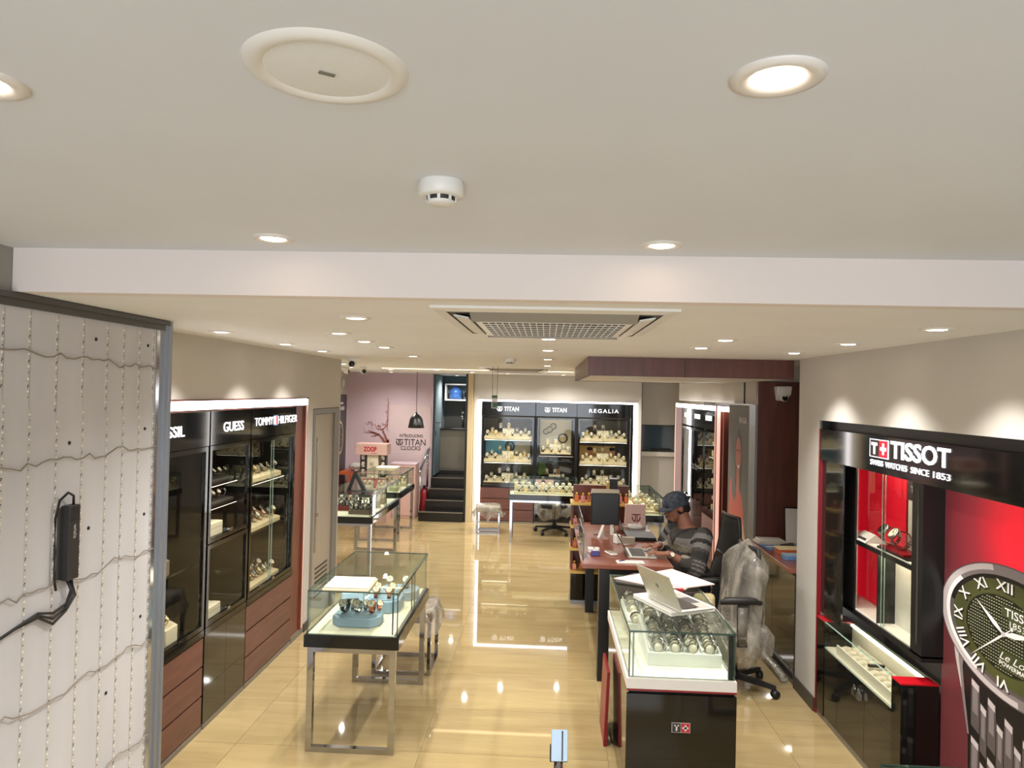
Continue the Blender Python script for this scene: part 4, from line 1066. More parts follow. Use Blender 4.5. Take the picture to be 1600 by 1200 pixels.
def qtext(txt, size, m, cx, cy, ang, lay, width=None, bold=0.0, shear=0.0):
    me = textmesh(txt, size, m, bold=bold, ext=0.0, width=width, shear=shear); n0 = len(q.b.v); q.b.m(m)
    ca, sa = math.cos(ang), math.sin(ang)
    for v in me.vertices:
        x, y = cx + v.co.x * ca - v.co.y * sa, cy + v.co.x * sa + v.co.y * ca
        u, z = A(x, y); q.b.v.append((-.0006 * lay, -u, z))
    for p_ in me.polygons: q.b.face([n0 + i for i in p_.vertices])
ROM = ['XII', 'I', 'II', 'III', 'IIII', 'V', 'VI', 'VII', 'VIII', 'IX', 'X', 'XI']
for k, rm in enumerate(ROM):
    a = PI / 2 - k * PI / 6
    qtext(rm, .30, 'poster_black', 1.03 * math.cos(a) + .015, 1.0 * math.sin(a) - .025, a - PI / 2, 8, bold=.006); qtext(rm, .30, 'poster_white', 1.03 * math.cos(a), 1.0 * math.sin(a), a - PI / 2, 9, bold=.004)
qtext('TISSOT', .24, 'poster_white', .36, .50, 0, 9, width=.68, bold=.002); qtext('1853', .18, 'poster_white', .28, .29, 0, 9)
qtext('Le Locle', .22, 'poster_white', .30, -.42, .0, 9, shear=.4); qtext('POWERMATIC 80', .13, 'poster_white', .32, -.58, 0, 9, width=.8, bold=.002)
def hand(m, x0, y0, x1, y1, w, lay):
    dx, dy = x1 - x0, y1 - y0; L_ = math.hypot(dx, dy); nx, ny = -dy / L_ * w, dx / L_ * w; mx, my = x0 + dx * .3, y0 + dy * .3
    q.poly(m, [A(x0 - nx * .3, y0 - ny * .3), A(mx - nx, my - ny), A(x1, y1), A(mx + nx, my + ny), A(x0 + nx * .3, y0 + ny * .3)], lay)
hand('poster_black', .03, -.07, -.58, .42, .05, 9.5); hand('poster_white', 0, .02, -.61, .50, .05, 10)
hand('poster_white', 0, .02, .72, .25, .06, 10); hand('poster_white', .17, .2, -.75, -.82, .02, 10.5)
q.poly('poster_silver', [A(.045 * math.cos(i * PI / 8), .02 + .055 * math.sin(i * PI / 8)) for i in range(16)], 11); q.poly('poster_white', [A(.17 + .03 * math.cos(i * PI / 8), .2 + .04 * math.sin(i * PI / 8)) for i in range(16)], 11)
obj('print', q.b, pt)
# ------------------------------------------------------------------ free-standing glass cases on chrome legs
def counter_case(label, x0, x1, y0, y1, zb=.605, zt=.675, ztop=.93, doors=True, group='glass display cases on chrome legs', bottom=True):
    cx, cy = (x0 + x1) / 2, (y0 + y1) / 2; w, d = (x1 - x0) / 2, (y1 - y0) / 2
    t = thing('display_case', label, 'display case', (cx, cy, 0), 0, group)
    obj('band', mb('black_gloss').box(-w, w, -d, d, zb, zt), t)
    obj('bed', mb('cream_light').box(-w + .02, w - .02, -d + .02, d - .02, zt, zt + .005), t)
    L = .035
    for sx in (-1, 1):
        for sy in (-1, 1):
            xa = sx * (w - .02); xb = sx * (w - .02 - L); ya = sy * (d - .01); yb = sy * (d - .01 - L)
            obj('leg', mb('chrome').box(min(xa, xb), max(xa, xb), min(ya, yb), max(ya, yb), 0, zb), t)
    for sy in (-1, 1):
        ya = sy * (d - .01); yb = sy * (d - .01 - L)
        if bottom: obj('foot_bar', mb('chrome').box(-w + .02 + L, w - .02 - L, min(ya, yb), max(ya, yb), 0, .03), t)
        obj('top_bar', mb('chrome').box(-w + .02 + L, w - .02 - L, min(ya, yb), max(ya, yb), zb - .03, zb), t)
    g = .012; a, e = w - g, d - g; th = .007
    pane('front_pane', -a, a, -e, -e + th, zt + .001, ztop - th, t); pane('back_pane', -a, a, e - th, e, zt + .001, ztop - th, t)
    pane('side_pane', -a, -a + th, -e + th, e - th, zt + .001, ztop - th, t)
    pane('side_pane', a - th, a, -e + th, .03, zt + .001, ztop - th, t); pane('side_pane', a - 2.2 * th, a - 1.1 * th, -.03, e - th, zt + .001, ztop - th, t)
    pane('top_pane', -a, a, -e, e, ztop - th, ztop, t)
    if doors:
        obj('lock_rail', mb('black_satin').tube([(a - .035, -e + .03, zt), (a - .035, -e + .03, ztop - .01)], .004, 8), t)
        obj('door_rail', mb('steel_brushed').box(a - .02, a, -e + .01, e - .01, zt, zt + .012).box(a - .02, a, -e + .01, e - .01, ztop - .018, ztop - .0075), t)
    return t
GA = 'glass display cases on chrome legs'
counter_case('chrome-legged glass case with pale blue watch trays beside the grey door', -1.37, -.815, 4.06, 5.11)
counter_case('glass case on chrome legs crowded with watches, a folded black stand on top', -2.49, -1.90, 7.83, 9.25)
counter_case('glass case on chrome legs with a white dish on its lid by the purple wall', -2.62, -1.98, 9.78, 10.78)
counter_case('wide glass case on chrome legs in front of the back-wall showcases', -.50, .475, 9.95, 10.35, zb=.60, zt=.675, ztop=.90, bottom=False)
counter_case('glass case full of gold watches behind the desk', .89, 1.42, 8.50, 9.62, zt=.68, ztop=.90)
counter_case('clear glass case whose greenish lid edge shows below the red poster', 1.09, 1.68, 1.36, 2.376)

# contents of the near case
def octagon(w, d, c): return [(-w + c, -d), (w - c, -d), (w, -d + c), (w, d - c), (w - c, d), (-w + c, d), (-w, d - c), (-w, -d + c)]
def blue_tray(label, loc, rz, w, d, h=.055):
    t = thing('watch_tray', label, 'display tray', loc, rz, 'pale blue watch trays')
    obj('base', mb('pale_blue').prism(octagon(w, d, .05), 0, h), t, bev=.004)
    obj('pad', mb('pale_blue').prism(octagon(w - .02, d - .02, .045), h, h + .006), t, bev=.002)
    return t
ZB = .681
blue_tray('pale blue eight-sided tray with three cuff watches', (-1.115, 4.295, ZB), -.03, .145, .10)
for k, (x, st, di) in enumerate(((-1.195, 'black', 'white'), (-1.115, 'steel', 'white'), (-1.03, 'rose', 'white'))):
    watch((x, 4.29, ZB + .0615), -.25 + .1 * k, st, di, ('black-strapped', 'steel', 'rose gold')[k] + ' watch on the eight-sided pale blue tray', 'watches in the near glass case', 1.3)
    watch((x + .03, 4.345, ZB + .0615), .4, ('steel', 'steel', 'rose')[k], di, 'second-row watch on the eight-sided pale blue tray', 'watches in the near glass case', 1.05)
blue_tray('pale blue tray behind the eight-sided one, two rose gold watches on it', (-1.02, 4.60, ZB), .0, .11, .12, .075)
for x, y in ((-1.07, 4.55), (-.985, 4.55)): watch((x, y, ZB + .0815), .2, 'rose', 'white', 'rose gold watch on the middle pale blue tray', 'watches in the near glass case', 1.2)
for x, y in ((-1.075, 4.64), (-.98, 4.64)): watch((x, y, ZB + .0815), .2, 'gold', 'white', 'gold watch on the middle pale blue tray', 'watches in the near glass case', 1.2)
blue_tray('low pale blue tray with tall steel watches at the rear of the near case', (-.98, 4.86, ZB), 0, .13, .10, .06)
for x in (-1.04, -.93): watch((x, 4.85, ZB + .0665), 0, 'steel', 'white', 'steel watch on the rear pale blue tray', 'watches in the near glass case', 1.3)
t = thing('watch_stand', 'pale blue slanted stand lying beside the middle tray', 'display stand', (-1.235, 4.60, ZB), .2, 'pale blue watch trays')
obj('wedge', mb('pale_blue').hexa([(-.08, -.06, 0), (.08, -.06, 0), (.08, .06, 0), (-.08, .06, 0)], [(-.07, .0, .09), (.07, .0, .09), (.07, .06, .09), (-.07, .06, .09)]), t, bev=.006)
obj('strap_slot', mb('black_satin').box(-.04, .04, -.035, -.02, .04, .06), t)
t = thing('watch_stand', 'pale blue eight-sided plaque standing upright at the rear of the near case', 'display stand', (-1.245, 4.90, ZB), 0, 'pale blue watch trays')
o8 = octagon(.07, .055, .03)
obj('plaque', mb('pale_blue').prism([(x, y + .055) for x, y in o8], -.01, .03, 'y'), t, bev=.005); obj('foot', mb('pale_blue').box(-.04, .04, -.05, .05, 0, .012), t)
t = thing('display_board', 'flat cream watch board with ridges lying on the lid of the near case', 'board', (-1.14, 4.19, .931), .02)
obj('board', mb('cream').box(-.135, .135, -.125, .135, 0, .012), t, bev=.003)
for k in range(4): obj('ridge', mb('cream_light').box(-.13, .13, -.11 + k * .062, -.065 + k * .062, .012, .024), t, bev=.006)

# crowded case: heaps of steel watches, black folded stand on the lid
for k, (x, y, lab) in enumerate(((-2.08, 8.06, 'dark wooden stand heaped with steel watches in the crowded case'), (-2.30, 8.27, 'reddish stand heaped with watches behind in the crowded case'))):
    t = thing('watch_stand', lab, 'display stand', (x, y, ZB), 0, 'wooden stands in the crowded case')
    obj('base', mb('cushion_brown' if k == 0 else 'red_dark').box(-.14, .14, -.07, .07, 0, .05), t, bev=.004)
    obj('riser', mb('photo_dark').box(-.13, .13, .0, .07, .05, .11), t)
    for i in range(5):
        watch((x - .115 + .057 * i, y - .035, ZB + .051), random.uniform(-.5, .5), 'steel', ('black', 'white')[i % 2], 'steel watch in the front row of a heaped stand', 'watches in the crowded case', 1.05)
        if i < 4: watch((x - .09 + .06 * i, y + .035, ZB + .111), random.uniform(-.5, .5), ('steel', 'black')[i % 2], ('white', 'black')[i % 2], 'watch in the raised back row of a heaped stand', 'watches in the crowded case', 1.05)
for y in (8.5, 8.8):
    t = slope_tray('pale box with a watch at the rear of the crowded case', (-2.03, y, ZB), 0, .10, .10, .08, .11, 'cushion_grey', 'boxes in the crowded case')
    watch((-2.03, y, ZB + .106), 0, 'steel', 'black', 'single watch on a pale box in the crowded case', 'watches in the crowded case', 1.3)
t = thing('folded_stand', 'black folding stand opened into an A shape on the glass case lid', 'stand', (-2.16, 8.12, .931), .15)
obj('leaf', mb('black_satin').hexa([(-.115, -.05, 0), (-.075, -.05, 0), (-.075, .06, 0), (-.115, .06, 0)], [(-.03, -.05, .24), (.012, -.05, .24), (.012, .06, .24), (-.03, .06, .24)]), t, bev=.006)
obj('leaf', mb('black_satin').hexa([(.06, -.05, 0), (.11, -.05, 0), (.11, .06, 0), (.06, .06, 0)], [(-.035, -.045, .20), (-.0, -.045, .20), (-.0, .055, .20), (-.035, .055, .20)]), t, bev=.006)
obj('tongue', mb('black_satin').box(-.11, .20, -.06, .06, 0, .006), t)
# case by the purple wall
t = thing('dish', 'shallow white rectangular dish on the lid of the case by the purple wall', 'dish', (-2.29, 10.3, .931))
obj('body', mb('cream_light').hexa([(-.11, -.10, .0), (.11, -.10, .0), (.11, .10, .0), (-.11, .10, .0)], [(-.16, -.14, .05), (.16, -.14, .05), (.16, .14, .05), (-.16, .14, .05)]), t, bev=.01, seg=2); obj('hollow', mb('bed_white').box(-.13, .13, -.11, .11, .05, .0512), t)
for k, (x, y) in enumerate(((-2.5, 9.95), (-2.3, 9.95), (-2.12, 9.98), (-2.5, 10.4), (-2.3, 10.45), (-2.12, 10.5))):
    slope_tray('small cream stand in the case by the purple wall', (x, y, ZB), 0, .13, .13, .05, .10, 'cream', 'stands in the case by the purple wall')
    watch((x - .03, y, ZB + .077), 0, 'gold', 'white', 'watch on a small cream stand by the purple wall', 'watches in the case by the purple wall', 1.1); watch((x + .035, y, ZB + .077), 0, 'steel', 'white', 'watch on a small cream stand by the purple wall', 'watches in the case by the purple wall', 1.1)
t = thing('gift_box', 'small red box inside the case by the purple wall', 'box', (-2.40, 10.18, ZB)); obj('body', mb('red').box(-.06, .06, -.04, .04, 0, .11), t); obj('lid', mb('red_dark').box(-.062, .062, -.042, .042, .11, .13), t)
# wide case and gold case
for j, (xa, n) in enumerate(((-.29, 5), (.0, 5), (.29, 5))):
    t = thing('display_tray', 'cream stepped tray number %s along the wide case' % ('one', 'two', 'three')[j], 'display tray', (xa, 10.14, .681), 0, 'cream trays in the wide case')
    t['label'] = ('cream stepped tray beside the chrome front leg in the wide case', 'middle cream stepped tray with picture card in the wide case', 'cream stepped tray at the desk end of the wide case')[j]
    obj('body', mb('cream').box(-.14, .14, -.12, -.02, 0, .025).box(-.14, .14, -.02, .12, 0, .055), t, bev=.003)
    for i, x in enumerate(frange(-.115, .115, 6)):
        far_watch((xa + x, 10.085 if i % 2 else 10.19, .681 + (.026 if i % 2 else .056)), 0, ('gold', 'black', 'brown')[(i + j) % 3], 'white', 'small watch on a cream tray in the wide case', 'watches in the wide case', 1.2)
t = thing('display_card', 'small picture card standing in the wide glass case', 'display card', (0, 10.28, .737), 0); obj('board', mb('pink_panel').box(-.13, .13, 0, .006, 0, .13), t); b = MB(); pdisc(b, 'photo_dark', -.02, .09, .03, .03, -.001); obj('print', b, t)
for j, y in enumerate((8.68, 8.95, 9.22, 9.48)):
    t = thing('display_tray', ('cream tray nearest the desk in the gold watch case', 'second cream tray in the gold watch case', 'third cream tray in the gold watch case', 'rear cream tray in the gold watch case')[j], 'display tray', (1.155, y, .686), 0, 'cream trays in the gold watch case')
    obj('body', mb('cream').box(-.22, .22, -.10, .0, 0, .03).box(-.22, .22, .0, .10, 0, .06), t, bev=.003)
    for i, x in enumerate(frange(-.19, .19, 6)):
        far_watch((1.155 + x, y + (-.05 if i % 2 else .05), .686 + (.031 if i % 2 else .061)), 0, 'gold', 'white', 'small gold watch on a cream tray in the gold watch case', 'watches in the gold watch case', 1.2)

# ------------------------------------------------------------------ black watch counter with the open laptop
tc = thing('watch_counter', 'black gloss glass-topped counter with a red cross logo on its front', 'display counter', (.70, 4.12, 0))
w, y0, y1 = .27, -.545, .56
obj('cabinet', mb('black_gloss').box(-w + .01, w - .01, y0 + .015, y1, .03, .635), tc)
obj('plinth', mb('black_satin').box(-w + .03, w - .03, y0 + .04, y1 - .02, 0, .03), tc)
obj('front_panel', mb('black_gloss').box(-w, w, y0, y0 + .015, .02, .62), tc)
obj('red_line', mb('red_dark').box(-w, w, y0, y1, .635, .645), tc)
obj('white_band', mb('white_plastic').box(-w, w, y0, y1, .645, .695), tc)
obj('bed', mb('bed_white').box(-w + .01, w - .01, y0 + .01, y1 - .01, .695, .700), tc)
lg = obj('logo', mb('letter_dim').box(-.045, .045, y0 - .002, y0, .438, .486), tc)
obj('logo_field', mb('photo_dark').box(-.043, -.001, y0 - .003, y0 - .002, .440, .484).m('red').box(.001, .043, y0 - .003, y0 - .002, .440, .484).m('letter_dim').box(.017, .027, y0 - .004, y0 - .003, .447, .477).box(.007, .037, y0 - .004, y0 - .003, .457, .467).box(-.026, -.018, y0 - .004, y0 - .003, .447, .477).box(-.034, -.010, y0 - .004, y0 - .003, .470, .477), lg)
a = w - .008; th = .008
pane('front_pane', -a, a, y0 + .008, y0 + .016, .701, .922, tc); pane('side_pane', -a, -a + th, y0 + .016, y1 - .016, .701, .922, tc)
pane('side_pane', a - th, a, y0 + .016, y1 - .016, .701, .922, tc); pane('back_pane', -a, a, y1 - .016, y1 - .008, .701, .922, tc); pane('top_pane', -a - .002, a + .002, y0 + .005, y1 - .005, .922, .931, tc)
obj('corner_post', mb('black_satin').box(a - .03, a - .008, y0 + .017, y0 + .036, .70, .921), tc)
obj('corner_post', mb('steel_brushed').box(-a + .02, -a + .028, y0 + .02, y0 + .028, .70, .921), tc)
# red board leaning on the counter side
t = thing('red_board', 'dark red board leaning against the side of the black watch counter', 'board', (.405, 4.46, 0))
obj('board', mb('red_dark').hexa([(-.02, -.16, 0), (.0, -.16, 0), (.0, .16, 0), (-.02, .16, 0)], [(-.004, -.16, .44), (.012, -.16, .44), (.012, .16, .44), (-.004, .16, .44)]), t)
obj('edge', mb('red_dark').hexa([(-.021, -.165, .0), (.0, -.165, .0), (.0, -.160, .0), (-.021, -.160, .0)], [(-.005, -.165, .44), (.012, -.165, .44), (.012, -.160, .44), (-.005, -.160, .44)]), t)
# slanted white watch trays
def cushion_tray(label, loc, w, d, h0, h1, rows, cols, fill, group):
    t = thing('watch_tray', label, 'display tray', loc, 0, 'white slanted watch trays')
    obj('body', mb('white_plastic').hexa([(-w/2, 0, 0), (w/2, 0, 0), (w/2, d, 0), (-w/2, d, 0)], [(-w/2, 0, h0), (w/2, 0, h0), (w/2, d, h1), (-w/2, d, h1)]), t)
    sl = math.atan2(h1 - h0, d)
    for c in range(cols + 1):
        x = -w/2 + .012 + (w - .024) * c / cols
        obj('divider', mb('white_plastic').hexa([(x - .003, .01, h0 + .001), (x + .003, .01, h0 + .001), (x + .003, d - .01, h1), (x - .003, d - .01, h1)], [(x - .003, .01, h0 + .022), (x + .003, .01, h0 + .022), (x + .003, d - .01, h1 + .020), (x - .003, d - .01, h1 + .020)]), t)
    cm = mb('cream_light').lathe([(0, -.020), (.019, -.019), (.0235, -.008), (.0235, .008), (.019, .019), (0, .020)], (0, 0, .021), 12, 'y', cap=False).mesh('cushion')
    for r in range(rows):
        for c in range(cols):
            x = -w/2 + .012 + (w - .024) * (c + .5) / cols; y = .03 + (d - .06) * r / (rows - 1); z = h0 + (h1 - h0) * y / d
            obj('cushion', cm, t, (x, y, z - .004))
            if fill(r, c):
                st, di = random.choice([('steel', 'white'), ('steel', 'black'), ('steel', 'blue'), ('brown', 'white'), ('steel', 'grey'), ('black', 'white')])
                wt = watch((loc[0] + x, loc[1] + y + .001, loc[2] + z - .004), random.choice((1, -1)) * PI / 2 + random.uniform(-.1, .1), st, di, group[0], group[1], 1.12)
    return t
cushion_tray('white slanted tray packed with rows of watches in the black counter', (.745, 3.74, .701), .38, .40, .065, .135, 7, 4, lambda r, c: True, ('watch in the packed white slanted tray', 'watches in the packed slanted tray'))
cushion_tray('second white tray of watches farther back under the laptop', (.70, 4.24, .701), .40, .34, .05, .10, 5, 4, lambda r, c: (r + c) % 2 == 0, ('watch in the white tray under the laptop', 'watches in the tray under the laptop'))
# laptop on a white box, tilted on the counter
LA = math.atan2(-.28, .135)      # hinge direction
def frame_matrix(o, ex):         # local x along hinge, y towards the lid back, z up
    ex = Vector((ex[0], ex[1], 0)).normalized(); ey = Vector((0, 0, 1)).cross(ex)
    return Matrix(((ex.x, ey.x, 0, o[0]), (ex.y, ey.y, 0, o[1]), (0, 0, 1, o[2]), (0, 0, 0, 1)))
def laptop(label, o, ex, L_, D_, body, lidm, keym, ang, logo=True):
    t = thing('laptop', label, 'laptop', (0, 0, 0), 0, 'open laptops'); t.matrix_world = frame_matrix(o, ex)
    # keyboard half lies to local +y
    obj('base', mb(body).box(0, L_, 0, D_, 0, .014), t, bev=.004)
    k = mb(keym)
    obj('keyboard_well', mb('photo_dark').box(.02, L_ - .02, .03, D_ * .56, .014, .0145), t)
    for r in range(5):
        for c in range(13): k.box(.025 + c * (L_ - .05) / 13, .025 + (c + .82) * (L_ - .05) / 13, .034 + r * (D_ * .5) / 5, .034 + (r + .8) * (D_ * .5) / 5, .0145, .0165)
    ko = obj('keys', k, t); ko['kind'] = 'stuff'
    obj('touchpad', mb('steel_brushed' if body == 'silver' else 'dark_grey').box(L_ * .33, L_ * .67, D_ * .62, D_ * .94, .014, .0145), t)
    ld = obj('lid', mb(lidm).box(0, L_, 0, .007, 0, D_ * .96), t, bev=.003); ld.location = (0, .004, .012); ld.rotation_euler = (ang, 0, 0)
    obj('screen', mb('black_gloss').box(.008, L_ - .008, .0071, .0078, .012, D_ * .93), ld)
    if logo: obj('emblem', mb('steel_brushed').lathe([(.014, 0), (.014, -.0006), (0, -.0006)], (L_/2, 0, D_ * .52), 16, 'y'), ld)
    return t
t = thing('flat_box', 'flat white box under the laptop on the black counter', 'box', (0, 0, 0)); t.matrix_world = frame_matrix((.555, 4.13, .932), (.135, -.28))
obj('box', mb('white_plastic').box(-.03, .34, -.02, .27, 0, .024), t, bev=.003); obj('lid_line', mb('cushion_grey').box(-.0305, .3405, -.0205, .2705, .013, .0145), t)
laptop('silver laptop standing open on the flat white box', (.595, 4.07, .957), (.135, -.28), .31, .215, 'silver', 'silver', 'key_dark', math.radians(25))
t = thing('paper_stack', 'stack of large pale pink sheets spread over the counter rear', 'papers', (0, 0, .932), 0)
def sheet(pts, z0, z1, m): return mb(m).prism(pts, z0, z1)
obj('folder', sheet([(.46, 4.46), (.83, 4.30), (.86, 4.33), (.86, 4.66), (.60, 4.70), (.455, 4.52)], 0, .008, 'dark_grey'), t)
obj('sheet', sheet([(.45, 4.53), (.66, 4.38), (.86, 4.33), (.93, 4.45), (.86, 4.70), (.70, 4.72)], .008, .013, 'paper_pink'), t)
obj('sheet', sheet([(.62, 4.62), (.845, 4.335), (1.06, 4.45), (.86, 4.80)], .013, .019, 'paper_pink'), t)
obj('red_tab', sheet([(.80, 4.305), (.845, 4.30), (.845, 4.33), (.80, 4.335)], -.0, .016, 'red_dark'), t)

# ------------------------------------------------------------------ stools wrapped in plastic
def stool(label, loc, rz, w, d, h, seat='cushion_brown'):
    t = thing('stool', label, 'stool', loc, rz, 'low stools with chrome frames')
    for sx in (-1, 1):
        for sy in (-1, 1):
            x, y = sx * (w/2 - .015), sy * (d/2 - .015); obj('leg', mb('chrome').box(x - .013, x + .013, y - .013, y + .013, 0, h - .09), t)
    for sy in (-1, 1): y = sy * (d/2 - .015); obj('foot_bar', mb('chrome').box(-w/2 + .03, w/2 - .03, y - .013, y + .013, 0, .024), t)
    for sx in (-1, 1): x = sx * (w/2 - .015); obj('foot_bar', mb('chrome').box(x - .013, x + .013, -d/2 + .03, d/2 - .03, 0, .024), t)
    obj('seat', mb(seat).box(-w/2, w/2, -d/2, d/2, h - .09, h), t, bev=.02, seg=3)
    b = mb('plastic_wrap'); n = 28; rings = []
    for k, (zz, ex) in enumerate(((h + .006, -.16), (h + .006, .0), (h - .05, .015), (h - .10, .03), (h - .16, .045))):
        ring = []
        for i in range(n):
            a_ = 2 * PI * i / n; cx_, sy_ = math.cos(a_), math.sin(a_); mx_ = max(abs(cx_), abs(sy_))
            fl = 0 if k < 2 else mnoise.noise((i * .7, k * .5, w * 9)) * .03 * (k - 1)
            ring.append((cx_ / mx_ * (w/2 + ex) + fl * cx_, sy_ / mx_ * (d/2 + ex) + fl * sy_, zz + (fl * 1.6 if k == 4 else 0)))
        n0 = len(b.v); b.v += ring; rings.append(n0)
    b.face([rings[0] + i for i in range(n)])
    for k in range(4):
        for i in range(n): b.face([rings[k] + i, rings[k + 1] + i, rings[k + 1] + (i + 1) % n, rings[k] + (i + 1) % n], True)
    obj('plastic_cover', b, t)
    return t
stool('plastic-wrapped brown stool tucked behind the near glass case', (-1.03, 5.42, 0), 0, .44, .40, .47)
stool('plastic-wrapped grey stool standing in front of the lit frame', (-.84, 10.72, 0), .05, .36, .34, .40, 'cushion_grey')

# chrome post with tilted plate
t = thing('stand_post', 'polished steel post with a tilted bluish plate on top', 'stand', (.084, 3.0, 0))
obj('base', mb('steel').lathe([(.13, 0), (.13, .012), (.03, .02)], (0, 0, 0), 28), t); obj('pole', mb('chrome').lathe([(.019, .02), (.019, .585)], (0, 0, 0), 20), t)
hd = obj('plate', mb('sign_blue').box(-.035, .034, -.006, .0, 0, .125), t, bev=.002); hd.location = (.003, -.018, .573); hd.rotation_euler = (-.12, 0, .05)
obj('plate_back', mb('black_satin').box(-.040, .033, .0, .02, -.004, .06), hd); obj('plate_bar', mb('dark_grey').box(.008, .014, -.0075, -.006, .004, .121), hd)
# ------------------------------------------------------------------ desk and what stands on it
dk = thing('office_desk', 'long reddish wooden desk on black slab legs beside the aisle', 'desk', (.625, 6.2, 0))
obj('top', mb('wood_desk').box(-.335, .335, -.92, .80, .815, .85), dk, bev=.003)
for y0, y1 in ((-.94 + .0, -.84), (.70, .78)):
    for x0, x1 in ((-.21, -.13), (.22, .30)): obj('leg', mb('black_satin').box(x0, x1, y0 + .0, y1, 0, .815), dk)
obj('modesty_panel', mb('black_satin').box(-.13, .22, -.86, -.84, .30, .80), dk)
ZD = .851
t = thing('glass_screen', 'low clear glass screen standing along the aisle edge of the desk', 'screen', (.305, 6.1, ZD))
pane('pane', -.004, .004, -.70, -.05, .0, .20, t); pane('pane', .02, .028, -.02, .65, .0, .20, t)
for y in (-.6, -.15, .1, .55): obj('clip', mb('chrome').box(-.01, .034, y - .012, y + .012, 0, .02), t)
laptop('slim laptop open in front of the seated person', (.655, 5.83, ZD), (0, -1), .33, .215, 'silver', 'dark_grey', 'key_dark', math.radians(30), logo=False)
# monitor seen from behind
t = thing('monitor', 'black monitor seen from behind on a white stand on the desk', 'monitor', (.545, 6.42, ZD), .0)
obj('shell', mb('black_satin').box(-.125, .13, -.02, .03, .085, .37), t, bev=.01, seg=2)
obj('bezel_top', mb('cushion_grey').hexa([(-.128, -.018, .36), (.133, -.018, .36), (.133, .032, .36), (-.128, .032, .36)], [(-.12, .02, .40), (.125, .02, .40), (.125, .034, .40), (-.12, .034, .40)]), t)
obj('stand_leg', mb('white_plastic').hexa([(-.075, -.16, 0), (-.055, -.16, 0), (-.055, -.14, 0), (-.075, -.14, 0)], [(-.02, -.01, .09), (.0, -.01, .09), (.0, .01, .09), (-.02, .01, .09)]), t)
obj('stand_leg', mb('white_plastic').box(.05, .08, -.03, .03, 0, .09), t)
obj('cable', mb('wire_black').tube([(-.02, .0, .085), (-.03, -.03, .04), (-.06, -.05, .006), (-.10, -.06, .006)], .004, 6), t)
t = thing('tablet', 'dark slanted tablet propped beside the monitor', 'tablet', (.715, 6.60, ZD), .1)
obj('slab', mb('black_gloss').hexa([(-.0, -.11, .0), (.012, -.11, .0), (.012, .11, .0), (.0, .11, .0)], [(-.11, -.11, .26), (-.098, -.11, .26), (-.098, .11, .26), (-.11, .11, .26)]), t)
obj('rim', mb('steel_brushed').hexa([(-.0, -.116, .0), (.012, -.116, .0), (.012, -.111, .0), (.0, -.111, .0)], [(-.11, -.116, .26), (-.098, -.116, .26), (-.098, -.111, .26), (-.11, -.111, .26)]), t)
# paper bag with round emblem
t = thing('paper_bag', 'pale paper carrier bag with a dark red round emblem on the desk', 'paper bag', (.865, 6.82, ZD), .05)
obj('bag', mb('pink_panel').hexa([(-.095, -.05, 0), (.095, -.05, 0), (.095, .05, 0), (-.095, .05, 0)], [(-.092, -.02, .215), (.092, -.02, .215), (.092, .02, .215), (-.092, .02, .215)]), t)
b = MB(); s0 = len(b.v); titan_logo(b, 0, 0, .042, -.001, .001, 'maroon_print'); b.xf(Matrix.Translation((.005, -.036, .095)) @ Matrix.Rotation(-.137, 4, 'X') @ Matrix.Rotation(-PI/2, 4, 'Z'))
obj('emblem', b, t)
obj('print_line', mb('maroon_print').hexa([(-.06, -.0245, .182), (.06, -.0245, .182), (.06, -.0235, .182), (-.06, -.0235, .182)], [(-.06, -.0235, .189), (.06, -.0235, .189), (.06, -.0225, .189), (-.06, -.0225, .189)]), t)
obj('handle', mb('white_plastic').tube([(-.05, 0, .21), (-.04, 0, .25), (.04, 0, .25), (.05, 0, .21)], .003, 6), t)
t = thing('polythene_bag', 'crumpled white polythene bag at the foot of the paper bag', 'bag', (.85, 6.70, ZD))
b = mb('paper').ell((0, 0, .024), (.085, .05, .024), 18, 10); b.v = [(x * (1 + .25 * mnoise.noise((x * 40, y * 40, 1))), y * (1 + .25 * mnoise.noise((x * 40, y * 40, 4))), max(0, z * (1 + .5 * mnoise.noise((x * 45, y * 45, z * 60))))) for x, y, z in b.v]
obj('crumple', b, t); obj('handle', mb('paper').tube([(-.06, 0, .03), (-.11, -.01, .05), (-.12, -.02, .03), (-.07, -.03, .02)], .006, 6), t)
t = thing('closed_laptop', 'closed black laptop lying on the desk beside the seated person', 'laptop', (.85, 6.36, ZD), .0)
obj('body', mb('black_satin').box(-.13, .12, -.20, .18, 0, .024), t, bev=.004); obj('lid', mb('black_plastic').box(-.128, .118, -.198, .178, .024, .031), t); obj('sticker', mb('paper').box(.07, .11, .10, .16, .031, .0315), t)
t = thing('paper_sheet', 'white sheets of paper behind the closed laptop', 'papers', (.845, 6.61, ZD)); obj('sheet', mb('paper').box(-.09, .10, -.06, .06, 0, .004), t); obj('sheet', mb('paper').box(-.075, .11, -.065, .05, .004, .007), t)
t = thing('card_holder', 'white desk organiser with a purple block in front near the glass screen', 'organiser', (.40, 5.68, ZD))
obj('tray', mb('white_plastic').box(-.045, .045, -.03, .03, 0, .035), t, bev=.003); obj('divider', mb('cushion_grey').box(-.003, .003, -.028, .028, .035, .045), t)
t = thing('purple_block', 'small purple block standing before the white desk organiser', 'box', (.405, 5.56, ZD)); obj('body', mb('purple').hexa([(-.038, -.025, 0), (.038, -.025, 0), (.038, .025, 0), (-.038, .025, 0)], [(-.028, -.018, .04), (.028, -.018, .04), (.028, .018, .04), (-.028, .018, .04)]), t, bev=.004); obj('top', mb('white_plastic').box(-.022, .022, -.014, .014, .04, .043), t)
